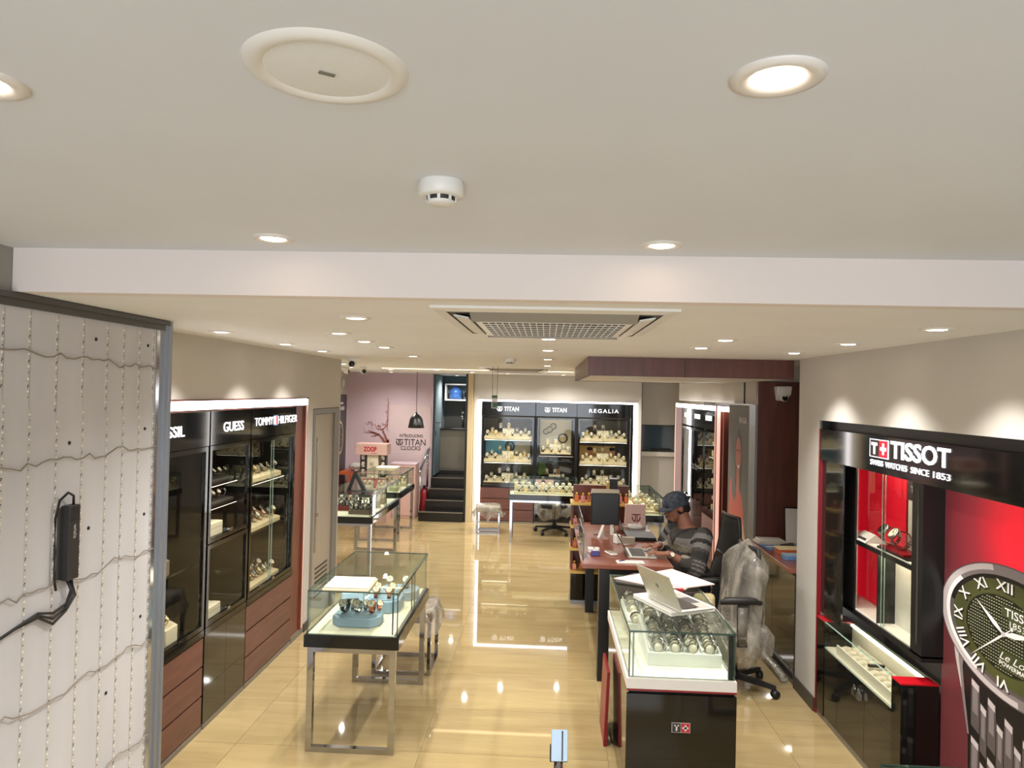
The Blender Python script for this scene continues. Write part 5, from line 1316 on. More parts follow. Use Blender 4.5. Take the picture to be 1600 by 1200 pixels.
t = thing('desk_phone', 'white hand phone lying on the desk near the laptop', 'phone', (.535, 5.64, ZD), .35); obj('body', mb('white_plastic').box(-.03, .03, -.065, .065, 0, .012), t, bev=.004); obj('screen', mb('cushion_grey').box(-.025, .025, -.045, .055, .012, .0125), t)
t = thing('notepad', 'white notepad with a pen at the near edge of the desk', 'notepad', (.655, 5.375, ZD), .03); obj('pad', mb('paper').box(-.105, .10, -.05, .04, 0, .006), t); obj('pen', mb('purple').tube([(-.085, -.01, .010), (-.04, .025, .010)], .004, 6), t)
t = thing('white_charger', 'small white adapter with a cable on the desk behind the laptop', 'adapter', (.62, 6.05, ZD), .5); obj('body', mb('white_plastic').box(-.02, .02, -.03, .03, 0, .075), t, bev=.004); obj('cable', mb('white_plastic').tube([(.0, -.03, .02), (.02, -.08, .004), (.10, -.10, .004), (.16, -.06, .004)], .003, 6), t)
t = thing('grey_box', 'small grey carton on the desk behind the laptop screen', 'box', (.715, 6.03, ZD), 0); obj('body', mb('cushion_grey').box(-.05, .05, -.03, .03, 0, .05), t); obj('lid', mb('cushion_grey').box(-.051, .051, -.031, .031, .05, .058), t)
# perfume rack at the far end of the desk
rk = thing('perfume_rack', 'black perfume rack with golden shelf edges at the far end of the desk', 'display rack', (.59, 7.32, 0))
obj('base', mb('black_gloss').box(-.31, .30, -.14, .14, 0, .30), rk)
obj('plinth', mb('steel_brushed').box(-.312, .302, -.142, .142, 0, .035), rk)
for k, z in enumerate((.30, .53, .755, .985)):
    obj('gold_shelf', mb('gold_paint').box(-.32, .31, -.14, .14, z, z + .022), rk)
obj('back_board', mb('wood_red').box(-.29, .28, .10, .13, .32, 1.16), rk)
for x in (-.30, .285): obj('upright', mb('wood_red').box(x - .012, x + .012, -.06, .12, .32, .99), rk)
pn = 0
for z, xs in ((1.008, frange(-.26, .24, 9)), (.553, (-.27, -.2)), (.323, (-.27, -.2)), (.778, (-.27, -.2))):
    for x in xs:
        m = ('perfume_orange', 'perfume_pink', 'rose_gold')[pn % 3]; pn += 1
        t = thing('perfume_bottle', 'small %s perfume bottle on the golden-edged rack' % ('amber', 'pink', 'copper-coloured')[(pn - 1) % 3], 'perfume', (.59 + x, 7.25 + .03 * (pn % 2), z), 0, 'perfume bottles on the rack')
        obj('bottle', mb(m).box(-.021, .021, -.013, .013, 0, .065), t, bev=.005); obj('cap', mb('gold_paint').lathe([(.010, .065), (.010, .092)], (0, 0, 0), 10), t)
t = thing('speaker_box', 'tall black and gold box standing on the perfume rack', 'box', (.70, 7.36, 1.008)); obj('body', mb('black_satin').box(-.035, .045, -.06, .06, 0, .235), t); obj('gold_side', mb('gold_paint').box(-.062, -.036, -.05, .05, 0, .20), t)

# ------------------------------------------------------------------ office chairs
def star_base(t, h, r=.30, rot=0.0):
    obj('gas_lift', mb('black_plastic').lathe([(.028, .07), (.028, h * .55), (.018, h * .55), (.018, h)], (0, 0, 0), 14), t)
    obj('hub', mb('black_plastic').lathe([(.045, .07), (.05, .11), (.035, .13)], (0, 0, 0), 16), t)
    for k in range(5):
        a_ = rot + k * 2 * PI / 5; c, s_ = math.cos(a_), math.sin(a_)
        b = mb('black_plastic').hexa([(.03, -.024, .075), (r, -.016, .06), (r, .016, .06), (.03, .024, .075)], [(.03, -.02, .115), (r, -.012, .085), (r, .012, .085), (.03, .02, .115)]); b.xf(Matrix.Rotation(a_, 4, 'Z'))
        sp = obj('star_leg', b, t)
        w_ = mb('black_plastic').lathe([(.006, -.022), (.028, -.020), (.030, 0), (.028, .020), (.006, .022)], (0, 0, .030), 16, 'y'); w_.box(-.006, .006, -.006, .006, .03, .065); w_.xf(Matrix.Translation((c * r, s_ * r, 0)) @ Matrix.Rotation(a_ + 1.0, 4, 'Z'))
        obj('caster', w_, t)
def mesh_chair(label, loc, rz, seat_h=.46, cover=None, arms=True, rot=0.2, back_h=.58, so=0.0, bo=.24):
    """office chair facing local -x (back at +x)"""
    t = thing('office_chair', label, 'chair', loc, rz, 'black office chairs')
    star_base(t, seat_h - .04, rot=rot); first = len(t.children)
    obj('seat', mb('black_leather').box(-.24, .22, -.24, .24, seat_h - .04, seat_h + .04), t, bev=.035, seg=3)
    obj('seat_plate', mb('black_plastic').box(-.12, .14, -.10, .10, seat_h - .07, seat_h - .04), t)
    n = 10; z0 = seat_h + .12; f = []
    def bx(u): return bo + .10 * u + .03 * math.sin(u * PI)
    def hw(u): return .22 * (1 - .25 * u ** 3)
    m_ = mb('mesh_black'); rows = []
    for i in range(n + 1):
        u = i / n; row = []
        for j in range(9):
            v = -1 + 2 * j / 8; row.append((bx(u) + .035 * (v * v - 1) * -1 * -.9, hw(u) * v, z0 + back_h * u))
        rows.append(row)
    n0 = len(m_.v)
    for r_ in rows: m_.v += r_
    for i in range(n):
        for j in range(8): m_.face([n0 + i * 9 + j, n0 + i * 9 + j + 1, n0 + (i + 1) * 9 + j + 1, n0 + (i + 1) * 9 + j], True)
    bm_ = obj('back_mesh', m_, t); sd = bm_.modifiers.new('solid', 'SOLIDIFY'); sd.thickness = .008
    loop = [rows[i][0] for i in range(n + 1)] + [rows[n][j] for j in range(1, 8)] + [rows[n - i][8] for i in range(n + 1)] + [rows[0][8 - j] for j in range(1, 8)]
    obj('back_frame', mb('black_plastic').tube(loop, .016, 8, closed=True), t)
    obj('back_support', mb('black_plastic').tube([(.10, 0, seat_h - .05), (.30, 0, seat_h - .03), (bo + .105, 0, seat_h + .15), (bo + .11, 0, seat_h + .38)], .02, 8), t)
    obj('lumbar', mb('black_plastic').box(bo + .03, bo + .07, -.16, .16, z0 + .17, z0 + .25), t, bev=.012, seg=2)
    if arms:
        for s_ in (-1, 1):
            obj('arm_post', mb('black_plastic').box(-.02, .05, s_ * .265 - .014, s_ * .265 + .014, seat_h - .05, seat_h + .235), t, bev=.008)
            obj('arm_bracket', mb('black_plastic').box(-.02, .05, min(s_ * .10, s_ * .275), max(s_ * .10, s_ * .275), seat_h - .065, seat_h - .045), t)
            obj('arm_pad', mb('black_leather').tube([(-.14, s_ * .265, seat_h + .235), (-.10, s_ * .265, seat_h + .25), (.10, s_ * .265, seat_h + .25), (.15, s_ * .265, seat_h + .235)], [.014, .026, .026, .014], 10), t)
    for c_ in t.children:
        if c_.name.split('.')[0] not in ('gas_lift', 'hub', 'star_leg', 'caster'): c_.location.x += so
    return t
def wrap_back(t, seat_h, back_h, zlow):
    b = mb('plastic_wrap'); n = 30; m_ = 16; n0 = 0
    for i in range(m_ + 1):
        u = i / m_; z = zlow + (seat_h + .12 + back_h + .05 - zlow) * u
        r = max(.0, math.sin(min(1, (1 - u) * 4.2) * PI / 2)) * (1.0 if u > .12 else .8 + u * 1.6)
        cx_ = .02 + .07 * u
        for j in range(n):
            a_ = 2 * PI * j / n; q_ = 1 + .16 * mnoise.noise((math.cos(a_) * 2.5, math.sin(a_) * 2.5, u * 5)) + .05 * mnoise.noise((math.cos(a_) * 8, math.sin(a_) * 8, u * 9))
            b.v.append((cx_ + .135 * r * q_ * math.cos(a_), .275 * r * q_ * math.sin(a_), z + (0 if i else .05 * mnoise.noise((a_ * 2, 0, 3)))))
    for i in range(m_):
        for j in range(n): b.face([i * n + j, i * n + (j + 1) % n, (i + 1) * n + (j + 1) % n, (i + 1) * n + j], True)
    b.face([m_ * n + j for j in range(n)])
    obj('plastic_cover', b, t)
def wrap_seat(t, seat_h):
    b = mb('plastic_wrap'); n = 32; rings = []
    for k, (zz, ex) in enumerate(((seat_h + .055, -.2), (seat_h + .055, .0), (seat_h + .0, .03), (seat_h - .09, .02), (seat_h - .17, .0))):
        for i in range(n):
            a_ = 2 * PI * i / n; c, s_ = math.cos(a_), math.sin(a_); mx_ = max(abs(c), abs(s_)) ** .8
            fl = 0 if k < 2 else mnoise.noise((i * .6, k * .4, seat_h * 31)) * .03 * k
            b.v.append((c / mx_ * (.23 + ex) + fl * c, s_ / mx_ * (.24 + ex) + fl * s_, zz + (fl if k > 2 else 0)))
        rings.append(k * n)
    b.face(range(n))
    for k in range(4):
        for i in range(n): b.face([k * n + i, (k + 1) * n + i, (k + 1) * n + (i + 1) % n, k * n + (i + 1) % n], True)
    obj('seat_plastic', b, t)
ch = mesh_chair('office chair shrouded in clear plastic beside the black watch counter', (1.40, 5.26, 0), .10, .45, rot=.55, back_h=.46, so=-.06, bo=.06)
wrap_back(ch, .45, .46, .22); wrap_seat(ch, .45)
for c_ in ch.children:
    if c_.name.startswith('seat_plastic'): c_.location.x -= .06
obj('foam_pad', mb('foam_cream').box(-.24, -.08, .16, .24, .50, .62), ch, bev=.03, seg=2)
obj('arm_wrap', mb('plastic_wrap').tube([(-.045, -.265, .40), (-.045, -.265, .66)], [.032, .036], 10), ch)
cm = mesh_chair('black mesh-backed office chair with the seated person on it', (1.21, 5.93, 0), .12, .45, rot=.1, back_h=.56); wrap_seat(cm, .44)
cf = mesh_chair('black five-star office chair tucked behind the wide glass case', (.16, 10.78, 0), PI / 2, .43, rot=.0, arms=False, back_h=.2); wrap_seat(cf, .43)

# ------------------------------------------------------------------ niche on the right: counter, glass front and papers
nd = thing('side_counter', 'wooden side counter with dark glass front set in the right-hand niche', 'counter', (2.13, 5.84, 0))
obj('top', mb('wood_desk').box(-.335, .365, -.535, .51, .825, .86), nd, bev=.003)
for y0, y1 in ((-.53, -.015), (-.012, .505)): obj('glass_door', mb('black_mirror').box(-.285, -.270, y0, y1, .05, .80), nd)
obj('side_panel', mb('black_satin').box(-.27, .36, .49, .505, .04, .825), nd)
obj('rail', mb('black_satin').box(-.285, -.265, -.535, .51, .80, .825), nd)
obj('plinth', mb('grey_skirting').box(-.28, .36, -.535, .51, 0, .05), nd)
ZN = .861
t = thing('plastic_roll', 'clear plastic roll lying along the foot of the dark glass front', 'roll', (1.80, 5.83, 0))
P = [(.012 * mnoise.noise((y * 5, 0, 1)), y, .032 + .006 * mnoise.noise((y * 7, 2, 1))) for y in frange(-.46, .5, 16)]
obj('wrap', mb('plastic_wrap').tube(P, [.030 + .006 * mnoise.noise((i * .8, 1, 1)) for i in range(16)], 10), t); obj('core', mb('silver').tube([P[0], P[5], P[10], P[15]], .018, 8), t)
t = thing('folded_cloth', 'pale folded papers heaped at the far end of the side counter', 'papers', (1.95, 6.22, ZN))
for k in range(3): obj('sheet', mb('paper' if k != 1 else 'cream_light').box(-.13 + .01 * k, .13 - .015 * k, -.09 + .008 * k, .09 - .004 * k, .012 * k, .012 * k + .011), t, bev=.004)
t = thing('blue_folder', 'blue folder on the side counter beside the folded papers', 'folder', (1.90, 6.02, ZN), .1); obj('cover', mb('blue_card').box(-.07, .07, -.09, .09, 0, .008), t); obj('label_strip', mb('paper').box(-.05, .05, -.01, .03, .008, .0085), t)
t = thing('magazine', 'dark magazine lying open on the side counter', 'magazine', (2.08, 6.02, ZN), -.2); obj('page', mb('photo_dark').hexa([(-.10, -.08, 0), (.0, -.08, .0), (.0, .10, .0), (-.10, .10, 0)], [(-.10, -.08, .008), (.0, -.08, .03), (.0, .10, .03), (-.10, .10, .008)]), t); obj('page', mb('pale_blue').hexa([(.0, -.08, 0), (.10, -.08, .0), (.10, .10, .0), (.0, .10, 0)], [(.0, -.08, .03), (.10, -.08, .008), (.10, .10, .008), (.0, .10, .03)]), t)
t = thing('wooden_box', 'flat light brown wooden box on the side counter', 'box', (1.99, 5.82, ZN)); obj('body', mb('orange_wood').box(-.12, .13, -.06, .06, 0, .04), t, bev=.002); obj('lid', mb('foam_cream').box(-.121, .131, -.061, .061, .04, .048), t)
t = thing('blue_box', 'flat blue box on the near part of the side counter', 'box', (1.945, 5.62, ZN)); obj('body', mb('blue_card').box(-.085, .085, -.05, .05, 0, .03), t, bev=.002); obj('lid', mb('pale_blue').box(-.086, .086, -.051, .051, .03, .038), t)
t = thing('framed_notice', 'narrow framed white notice leaning in the wooden niche', 'frame', (2.14, 6.22, ZN), -.1)
obj('frame', mb('black_satin').hexa([(-.07, -.02, 0), (.075, -.02, 0), (.075, .0, 0), (-.07, .0, 0)], [(-.06, .07, .30), (.085, .07, .30), (.085, .09, .30), (-.06, .09, .30)]), t)
obj('sheet', mb('paper').hexa([(-.065, -.0215, .006), (.055, -.0215, .006), (.055, -.0195, .006), (-.065, -.0195, .006)], [(-.055, .0665, .29), (.065, .0665, .29), (.065, .0685, .29), (-.055, .0685, .29)]), t)
t = thing('black_bag', 'black backpack standing at the near end of the side counter', 'bag', (2.13, 5.46, ZN)); obj('body', mb('black_leather').box(-.10, .12, -.09, .09, 0, .27), t, bev=.05, seg=3); obj('strap', mb('black_satin').tube([(-.03, 0, .26), (-.02, 0, .31), (.03, 0, .31), (.04, 0, .26)], .01, 6), t)

# ------------------------------------------------------------------ rear left corner
t = thing('watch_poster', 'tall dark lit poster of a round watch on the far left wall', 'poster', (-3.40, 11.35, .05))
obj('panel', mb('photo_dark').box(-.018, .02, -.55, .55, 0, 1.96), t)
obj('side_light', mb('led_pink').box(-.016, .024, -.03, .0, 0, 1.95), t)
def dark_print():
    m = bpy.data.materials.new('dark_print'); m.use_nodes = True; nt = m.node_tree; b = nt.nodes['Principled BSDF']; b.inputs['Roughness'].default_value = .4
    tc = nt.nodes.new('ShaderNodeTexCoord'); sx = nt.nodes.new('ShaderNodeSeparateXYZ'); r = nt.nodes.new('ShaderNodeValToRGB'); e = r.color_ramp.elements
    e[0].position = .15; e[0].color = rgb((120, 28, 42)); e[1].position = .75; e[1].color = rgb((58, 54, 60))
    nt.links.new(tc.outputs['Object'], sx.inputs[0]); nt.links.new(sx.outputs['Z'], r.inputs[0]); nt.links.new(r.outputs[0], b.inputs['Base Color']); MATS['dark_print'] = m
dark_print()
b = mb('dark_print').poly([(.021, .0, .002), (.021, .548, .002), (.021, .548, 1.958), (.021, .0, 1.958)])
disc(b, 'cushion_brown', .20, 1.25, .19, .29, .022, 40); disc(b, 'tan_post', .20, 1.25, .175, .27, .0224, 40); disc(b, 'photo_dark', .20, 1.25, .15, .235, .0228, 40)
for cy, cz in ((.2, 1.38), (.2, 1.12), (.13, 1.25), (.27, 1.25)): disc(b, 'cushion_grey', cy, cz, .045, .065, .0232, 20); disc(b, 'photo_dark', cy, cz, .03, .045, .0236, 20)
b.m('letter_dim').box(.021, .023, .12, .34, 1.80, 1.83).box(.021, .023, .12, .17, 1.70, 1.76).box(.021, .023, .2, .24, 1.70, 1.76).box(.021, .023, .27, .31, 1.70, 1.76).box(.021, .023, .34, .40, 1.70, 1.76)
obj('print', b, t)
# lettering and painted branch on the purple wall
wg = thing('wall_graphic', 'dark INTRODUCING TITAN CLOCKS lettering on the purple wall', 'wall lettering', (-2.31, 12.084, 1.0))
text('lettering', 'INTRODUCING', .075, 'letter_dark', '-y', (0.01, 0, .325), wg, width=.40, ext=.002)
text('lettering', 'TITAN', .155, 'letter_dark', '-y', (.075, 0, .215), wg, width=.37, ext=.002)
text('lettering', 'CLOCKS', .095, 'letter_dark', '-y', (.005, 0, .115), wg, width=.34, ext=.002)
b = MB(); titan_logo(b, 0, 0, .06, -.002, .002, 'letter_dark'); b.xf(Matrix.Translation((-.19, 0, .215)) @ Matrix.Rotation(-PI/2, 4, 'Z')); obj('logo', b, wg)
br = thing('painted_branch', 'rust-brown branch picture on a pale panel against the purple wall', 'wall picture', (-2.80, 12.096, 1.0))
mat('pale_purple', (206, 186, 188), .7); mat('branch', (150, 84, 62), .7)
obj('panel', mb('pale_purple').box(.11, .83, -.008, .004, -.93, .85), br)
b = mb('branch')
def twig(x0, z0, x1, z1, w0, w1): dx, dz = x1 - x0, z1 - z0; L_ = math.hypot(dx, dz); nx, nz = -dz / L_, dx / L_; b.poly([(x0 - nx * w0, -.010, z0 - nz * w0), (x1 - nx * w1, -.010, z1 - nz * w1), (x1 + nx * w1, -.010, z1 + nz * w1), (x0 + nx * w0, -.010, z0 + nz * w0)])
for s_ in ((.1, .14, -.05, .33, .02, .012), (-.05, .33, -.25, .40, .014, .005), (.1, .2, .0, .42, .018, .008), (.0, .42, .10, .52, .008, .004), (.0, .42, -.12, .44, .009, .004), (-.05, .33, -.2, .30, .01, .004), (.08, .45, .10, .9, .006, .003), (-.12, .36, -.32, .37, .009, .003), (.1, .25, .12, .02, .02, .022), (.05, .5, .09, .62, .006, .003)): twig(*s_)
obj('branch', b, br)
rnd = random.Random(5); b = mb('branch')
for k in range(60):
    x, z = rnd.uniform(-.32, .10), rnd.uniform(.22, .55); a_ = rnd.uniform(0, PI); l_ = rnd.uniform(.015, .035)
    if abs(z - (.42 - .25 * (x + .1))) < .13: twig(x, z, x + l_ * math.cos(a_), z + l_ * math.sin(a_), .006, .002)
for k in range(14): z = .55 + k * .03; twig(.09, z, .09 + rnd.uniform(-.05, .01), z + .02, .005, .002)
o = obj('leaf_print', b, br); o['kind'] = 'stuff'
# pendant lamp
t = thing('pendant_lamp', 'black bell-shaped pendant lamp on a long cord by the purple wall', 'pendant lamp', (-2.03, 11.05, ZL))
obj('cord', mb('black_satin').tube([(0, 0, 0), (0, 0, -.64)], .005, 6), t); obj('cap', mb('black_satin').lathe([(.0, -.62), (.012, -.63), (.02, -.66)], (0, 0, 0), 16, cap=False), t)
obj('shade', mb('black_satin').lathe([(.018, -.65), (.07, -.69), (.10, -.74), (.115, -.82), (.128, -.875), (.120, -.875), (.09, -.74), (.02, -.665)], (0, 0, 0), 28, cap=False), t); obj('bulb', mb('lens_off').ell((0, 0, -.80), (.03, .03, .04), 12, 8), t)
# ZOOP display, shelf table, cabinet block
t = thing('watch_kiosk', 'small white watch kiosk with a red ZOOP sign by the purple wall', 'kiosk', (-2.76, 11.35, 0))
obj('stand', mb('pink_panel').box(-.22, .26, -.16, .2, 0, .70), t); obj('column', mb('cream_light').box(-.08, .10, -.10, .10, .70, 1.06), t)
obj('side_board', mb('photo_dark').box(-.20, -.09, -.08, .02, .70, 1.06), t); obj('side_board', mb('photo_dark').box(.13, .22, -.08, .02, .70, 1.06), t)
sg = obj('sign_box', mb('pink_panel').box(-.26, .25, -.17, .12, 1.06, 1.24), t, bev=.004); text('lettering', 'ZOOP', .10, 'red', '-y', (-.02, -.172, 1.155), sg, width=.21, bold=.004)
obj('sign_line', mb('red').box(.0, .09, -.172, -.17, 1.085, 1.092), sg)
for x, z in ((-.15, 1.0), (-.15, .88), (-.15, .76), (.17, 1.0), (.17, .88), (.17, .76), (0.0, .92), (.05, .80)):
    far_watch((-2.76 + x, 11.35 - .105 if abs(x) < .1 else 11.35 - .085, z - .02), 0, ('steel', 'black')[int(z * 50) % 2], 'white', 'small watch shown on the white kiosk', 'watches on the white kiosk', 1.1)
t = thing('white_cabinet', 'low pale cabinet block beside the kiosk by the purple wall', 'cabinet', (-2.33, 11.70, 0)); obj('body', mb('pink_panel').box(-.20, .21, -.12, .2, 0, .88), t, bev=.004); obj('top', mb('wall_purple').box(-.21, .22, -.13, .21, .88, .90), t); obj('door', mb('pink_panel').box(-.18, .19, -.13, -.12, .05, .85), t)
t = thing('shelf_table', 'low orange-brown shelf table against the far left wall', 'table', (-3.17, 11.75, 0)); obj('top', mb('orange_wood').box(-.2, .18, -.25, .25, .70, .745), t); obj('leg', mb('orange_wood').box(-.06, -.01, -.24, -.2, 0, .70), t); obj('leg', mb('orange_wood').box(.13, .17, -.24, -.2, 0, .70), t); obj('leg', mb('orange_wood').box(-.06, -.01, .2, .24, 0, .70), t); obj('leg', mb('orange_wood').box(.13, .17, .2, .24, 0, .70), t)
t = thing('pale_bundle', 'pale wrapped bundle lying on the orange shelf table', 'bundle', (-3.10, 11.68, .746)); b = mb('paper').ell((0, 0, .065), (.16, .1, .065), 18, 10); b.v = [(x * (1 + .15 * mnoise.noise((x * 14, y * 14, 1))), y, max(0, z * (1 + .2 * mnoise.noise((x * 15, y * 15, z * 20))))) for x, y, z in b.v]; obj('wrap', b, t); obj('fold', mb('cushion_grey').tube([(-.08, -.09, .08), (.0, -.1, .06), (.09, -.09, .085)], .006, 6), t)
t = thing('fire_extinguisher', 'dark red fire extinguisher standing by the purple wall near the stairs', 'fire extinguisher', (-2.033, 11.98, 0)); obj('cylinder', mb('red_dark').lathe([(.075, 0), (.08, .03), (.08, .38), (.05, .44), (.025, .46)], (0, 0, 0), 20), t); obj('valve', mb('black_satin').box(-.02, .02, -.05, .03, .46, .50), t); obj('hose', mb('black_satin').tube([(.0, -.05, .48), (.06, -.06, .45), (.08, -.06, .3)], .01, 6), t)

# ------------------------------------------------------------------ pantry at the head of the stairs
kc = thing('sink_cabinet', 'plain grey-beige sink cabinet with dark worktop above the stairs', 'cabinet', (-1.62, 13.1, .617))
obj('body', mb('grey_cab').box(-.31, .33, -.25, .33, .05, .78), kc); obj('door', mb('grey_cab').box(-.29, .31, -.265, -.25, .09, .75), kc); obj('plinth', mb('dark_grey').box(-.30, .33, -.24, .33, 0, .05), kc); obj('worktop', mb('granite').box(-.31, .33, -.275, .33, .78, .805), kc); obj('sink', mb('steel').box(-.1, .25, -.22, .2, .805, .810), kc); obj('splashback', mb('dark_grey').box(-.31, .33, .33, .345, .805, 1.30), kc)
fc = obj('faucet', mb('chrome').tube([(.05, .26, .81), (.05, .26, 1.02), (.05, .20, 1.06), (.05, .12, 1.02)], .012, 8), kc); obj('tap_handle', mb('chrome').box(.03, .07, .25, .27, 1.05, 1.11), fc)
sh = thing('pantry_shelf', 'white open pantry shelf box holding a blue water bottle', 'shelf', (-1.60, 13.30, 1.93)); obj('frame', mb('white_plastic').box(-.29, .31, -.15, .13, 0, .025).box(-.29, .31, -.15, .13, .29, .315).box(-.29, -.265, -.15, .13, .025, .29).box(.285, .31, -.15, .13, .025, .29), sh); obj('back', mb('wall_blue').box(-.265, .285, .11, .13, .025, .29), sh)
t = thing('water_bottle', 'large blue water bottle lying in the white pantry shelf', 'bottle', (-1.70, 13.27, 1.956)); obj('body', mb('blue_bottle').lathe([(.11, 0), (.12, .03), (.12, .07), (.112, .085), (.12, .10), (.12, .16), (.06, .215), (.03, .225)], (0, 0, 0), 24), t); obj('neck', mb('blue_bottle').lathe([(.03, .225), (.03, .25)], (0, 0, 0), 16), t)
t = thing('black_pot', 'round black pot beside the blue bottle in the pantry shelf', 'pot', (-1.44, 13.27, 1.956)); obj('body', mb('black_satin').lathe([(.07, 0), (.10, .06), (.10, .11), (.06, .17), (0, .18)], (0, 0, 0), 20), t); obj('knob', mb('dark_grey').ell((0, 0, .185), (.015, .015, .012), 10, 6), t)
d2 = struct('door_2', mb('wall_blue').box(-1.942, -1.915, 12.25, 12.95, .64, ZL - .02)); obj('door_handle', mb('chrome').tube([(-1.915, 12.35, 1.55), (-1.86, 12.35, 1.55), (-1.86, 12.45, 1.55)], .01, 8), d2); obj('switch_plate', mb('white_plastic').box(-1.915, -1.905, 12.75, 12.81, 1.45, 1.55), d2)
# ------------------------------------------------------------------ the seated person
def remeshed(b, voxel, smooth, name, iters=3):
    me = b.mesh(name); o = bpy.data.objects.new(name, me); COL.objects.link(o)
    r = o.modifiers.new('r', 'REMESH'); r.mode = 'VOXEL'; r.voxel_size = voxel; r.use_smooth_shade = True
    s_ = o.modifiers.new('s', 'SMOOTH'); s_.factor = smooth; s_.iterations = iters
    dg = bpy.context.evaluated_depsgraph_get(); dg.update()
    out = bpy.data.meshes.new_from_object(o.evaluated_get(dg)); out.name = name
    bpy.data.objects.remove(o)
    for p in out.polygons: p.use_smooth = True
    return out
def limb(b, pts, rad, seg=14):
    """tapered rounded limb through the joints"""
    P = []; R = []
    for i in range(len(pts) - 1):
        for k in range(5):
            u = k / 5; P.append(Vector(pts[i]).lerp(Vector(pts[i + 1]), u)); R.append(rad[i] + (rad[i + 1] - rad[i]) * u)
    P.append(Vector(pts[-1])); R.append(rad[-1])
    b.tube(P, R, seg)
    for p, r in zip(pts, rad): b.ell(p, (r, r, r), 12, 8)
def setmats(me, mats, fn):
    me.materials.clear()
    for m in mats: me.materials.append(MATS[m])
    for p in me.polygons: p.material_index = fn(p.center)
HC = Vector((1.065, 5.84, 1.205))
HM = Matrix.Translation(HC) @ Matrix.Rotation(.22, 4, 'Z') @ Matrix.Rotation(-.30, 4, 'Y')     # local -x is the way the face looks
TM = Matrix.Translation((1.165, 5.845, 0)) @ Matrix.Rotation(math.radians(27), 4, 'Z')     # torso turned a little towards the aisle front
TI = TM.inverted()
SHN, SHF = tuple(TM @ Vector((.015, -.185, 1.0))), tuple(TM @ Vector((.015, .185, 1.0)))
ELN, ELF = (1.185, 5.545, .775), (1.005, 6.10, .82)
WRN, WRF = (.965, 5.545, .886), (.945, 5.83, .892)
b = mb('skin')
# head parts in the head frame
n0 = len(b.v)
b.ell((.012, 0, .022), (.098, .076, .098), 24, 16); b.ell((-.030, 0, -.045), (.062, .056, .068), 20, 12); b.ell((-.052, 0, -.090), (.033, .036, .026), 14, 8)
b.ell((-.082, 0, .018), (.016, .052, .013), 12, 8)                                    # brow
b.hexa([(-.080, -.017, -.038), (-.080, .017, -.038), (-.060, .012, -.038), (-.060, -.012, -.038)], [(-.084, -.007, .012), (-.084, .007, .012), (-.065, .007, .012), (-.065, -.007, .012)])
b.ell((-.102, 0, -.028), (.015, .015, .013), 12, 8); b.ell((-.090, 0, -.064), (.010, .022, .006), 10, 6); b.ell((-.088, 0, -.074), (.010, .020, .006), 10, 6)
for s_ in (-1, 1): b.ell((.014, s_ * .078, -.010), (.020, .010, .032), 12, 8); b.ell((-.055, s_ * .036, -.030), (.026, .024, .026), 10, 8)
b.xf(HM, n0)
neck_top = HM @ Vector((.035, 0, -.07))
limb(b, [tuple(neck_top), (1.155, 5.845, 1.035)], [.056, .064])
limb(b, [(1.165, 5.85, .98), (1.18, 5.86, .80), (1.23, 5.88, .56)], [.10, .115, .12])
limb(b, [SHN, ELN, WRN], [.05, .042, .027]); limb(b, [SHF, ELF, WRF], [.05, .042, .027])
for yy in (5.77, 5.99):
    limb(b, [(1.22, yy, .55), (.84, yy - .02, .56), (.82, yy - .02, .12)], [.085, .062, .04]); limb(b, [(.83, yy - .02, .06), (.70, yy - .02, .04)], [.036, .03])
def hand(b, wrist, direc, side, zt):
    """palm and five bent fingers reaching from the wrist along direc (xy), fingertips on zt; side = thumb side"""
    w_ = Vector(wrist); d = Vector((direc[0], direc[1], 0)).normalized(); q_ = Vector((-d.y, d.x, 0)) * side
    palm = w_ + d * .055 + Vector((0, 0, .004))
    for k in range(-3, 4):
        limb(b, [tuple(w_ + d * .008 + q_ * .005 * k), tuple(w_ + d * .085 + q_ * .0105 * k + Vector((0, 0, .003 - .0006 * k * k)))], [.016, .0115], 10)
    for k, ln in ((-1.5, .060), (-.5, .074), (.5, .078), (1.5, .068)):
        base = w_ + d * .085 + q_ * .019 * k
        limb(b, [tuple(base), tuple(base + d * ln * .45 + q_ * .003 * k + Vector((0, 0, .012))), tuple(base + d * ln * .78 + q_ * .004 * k + Vector((0, 0, .002))), (base.x + d.x * ln * .98 + q_.x * .004 * k, base.y + d.y * ln * .98 + q_.y * .004 * k, zt + .009)], [.0098, .0092, .0085, .0075], 8)
    tb = w_ + d * .028 + q_ * .026
    limb(b, [tuple(tb), tuple(tb + d * .032 + q_ * .022 + Vector((0, 0, -.004))), (tb.x + d.x * .062 + q_.x * .026, tb.y + d.y * .062 + q_.y * .026, zt + .012)], [.0135, .0112, .009], 8)
hand(b, WRN, (-1, .12), -1, .869)
hand(b, WRF, (-1, -.42), 1, .869)
body = remeshed(b, .0058, .5, 'person', 4)
body.materials.clear(); body.materials.append(MATS['skin'])
person = link(bpy.data.objects.new('person', body))
tag(person, 'person in a flat cap and striped grey sweater typing at the desk laptop', 'person')
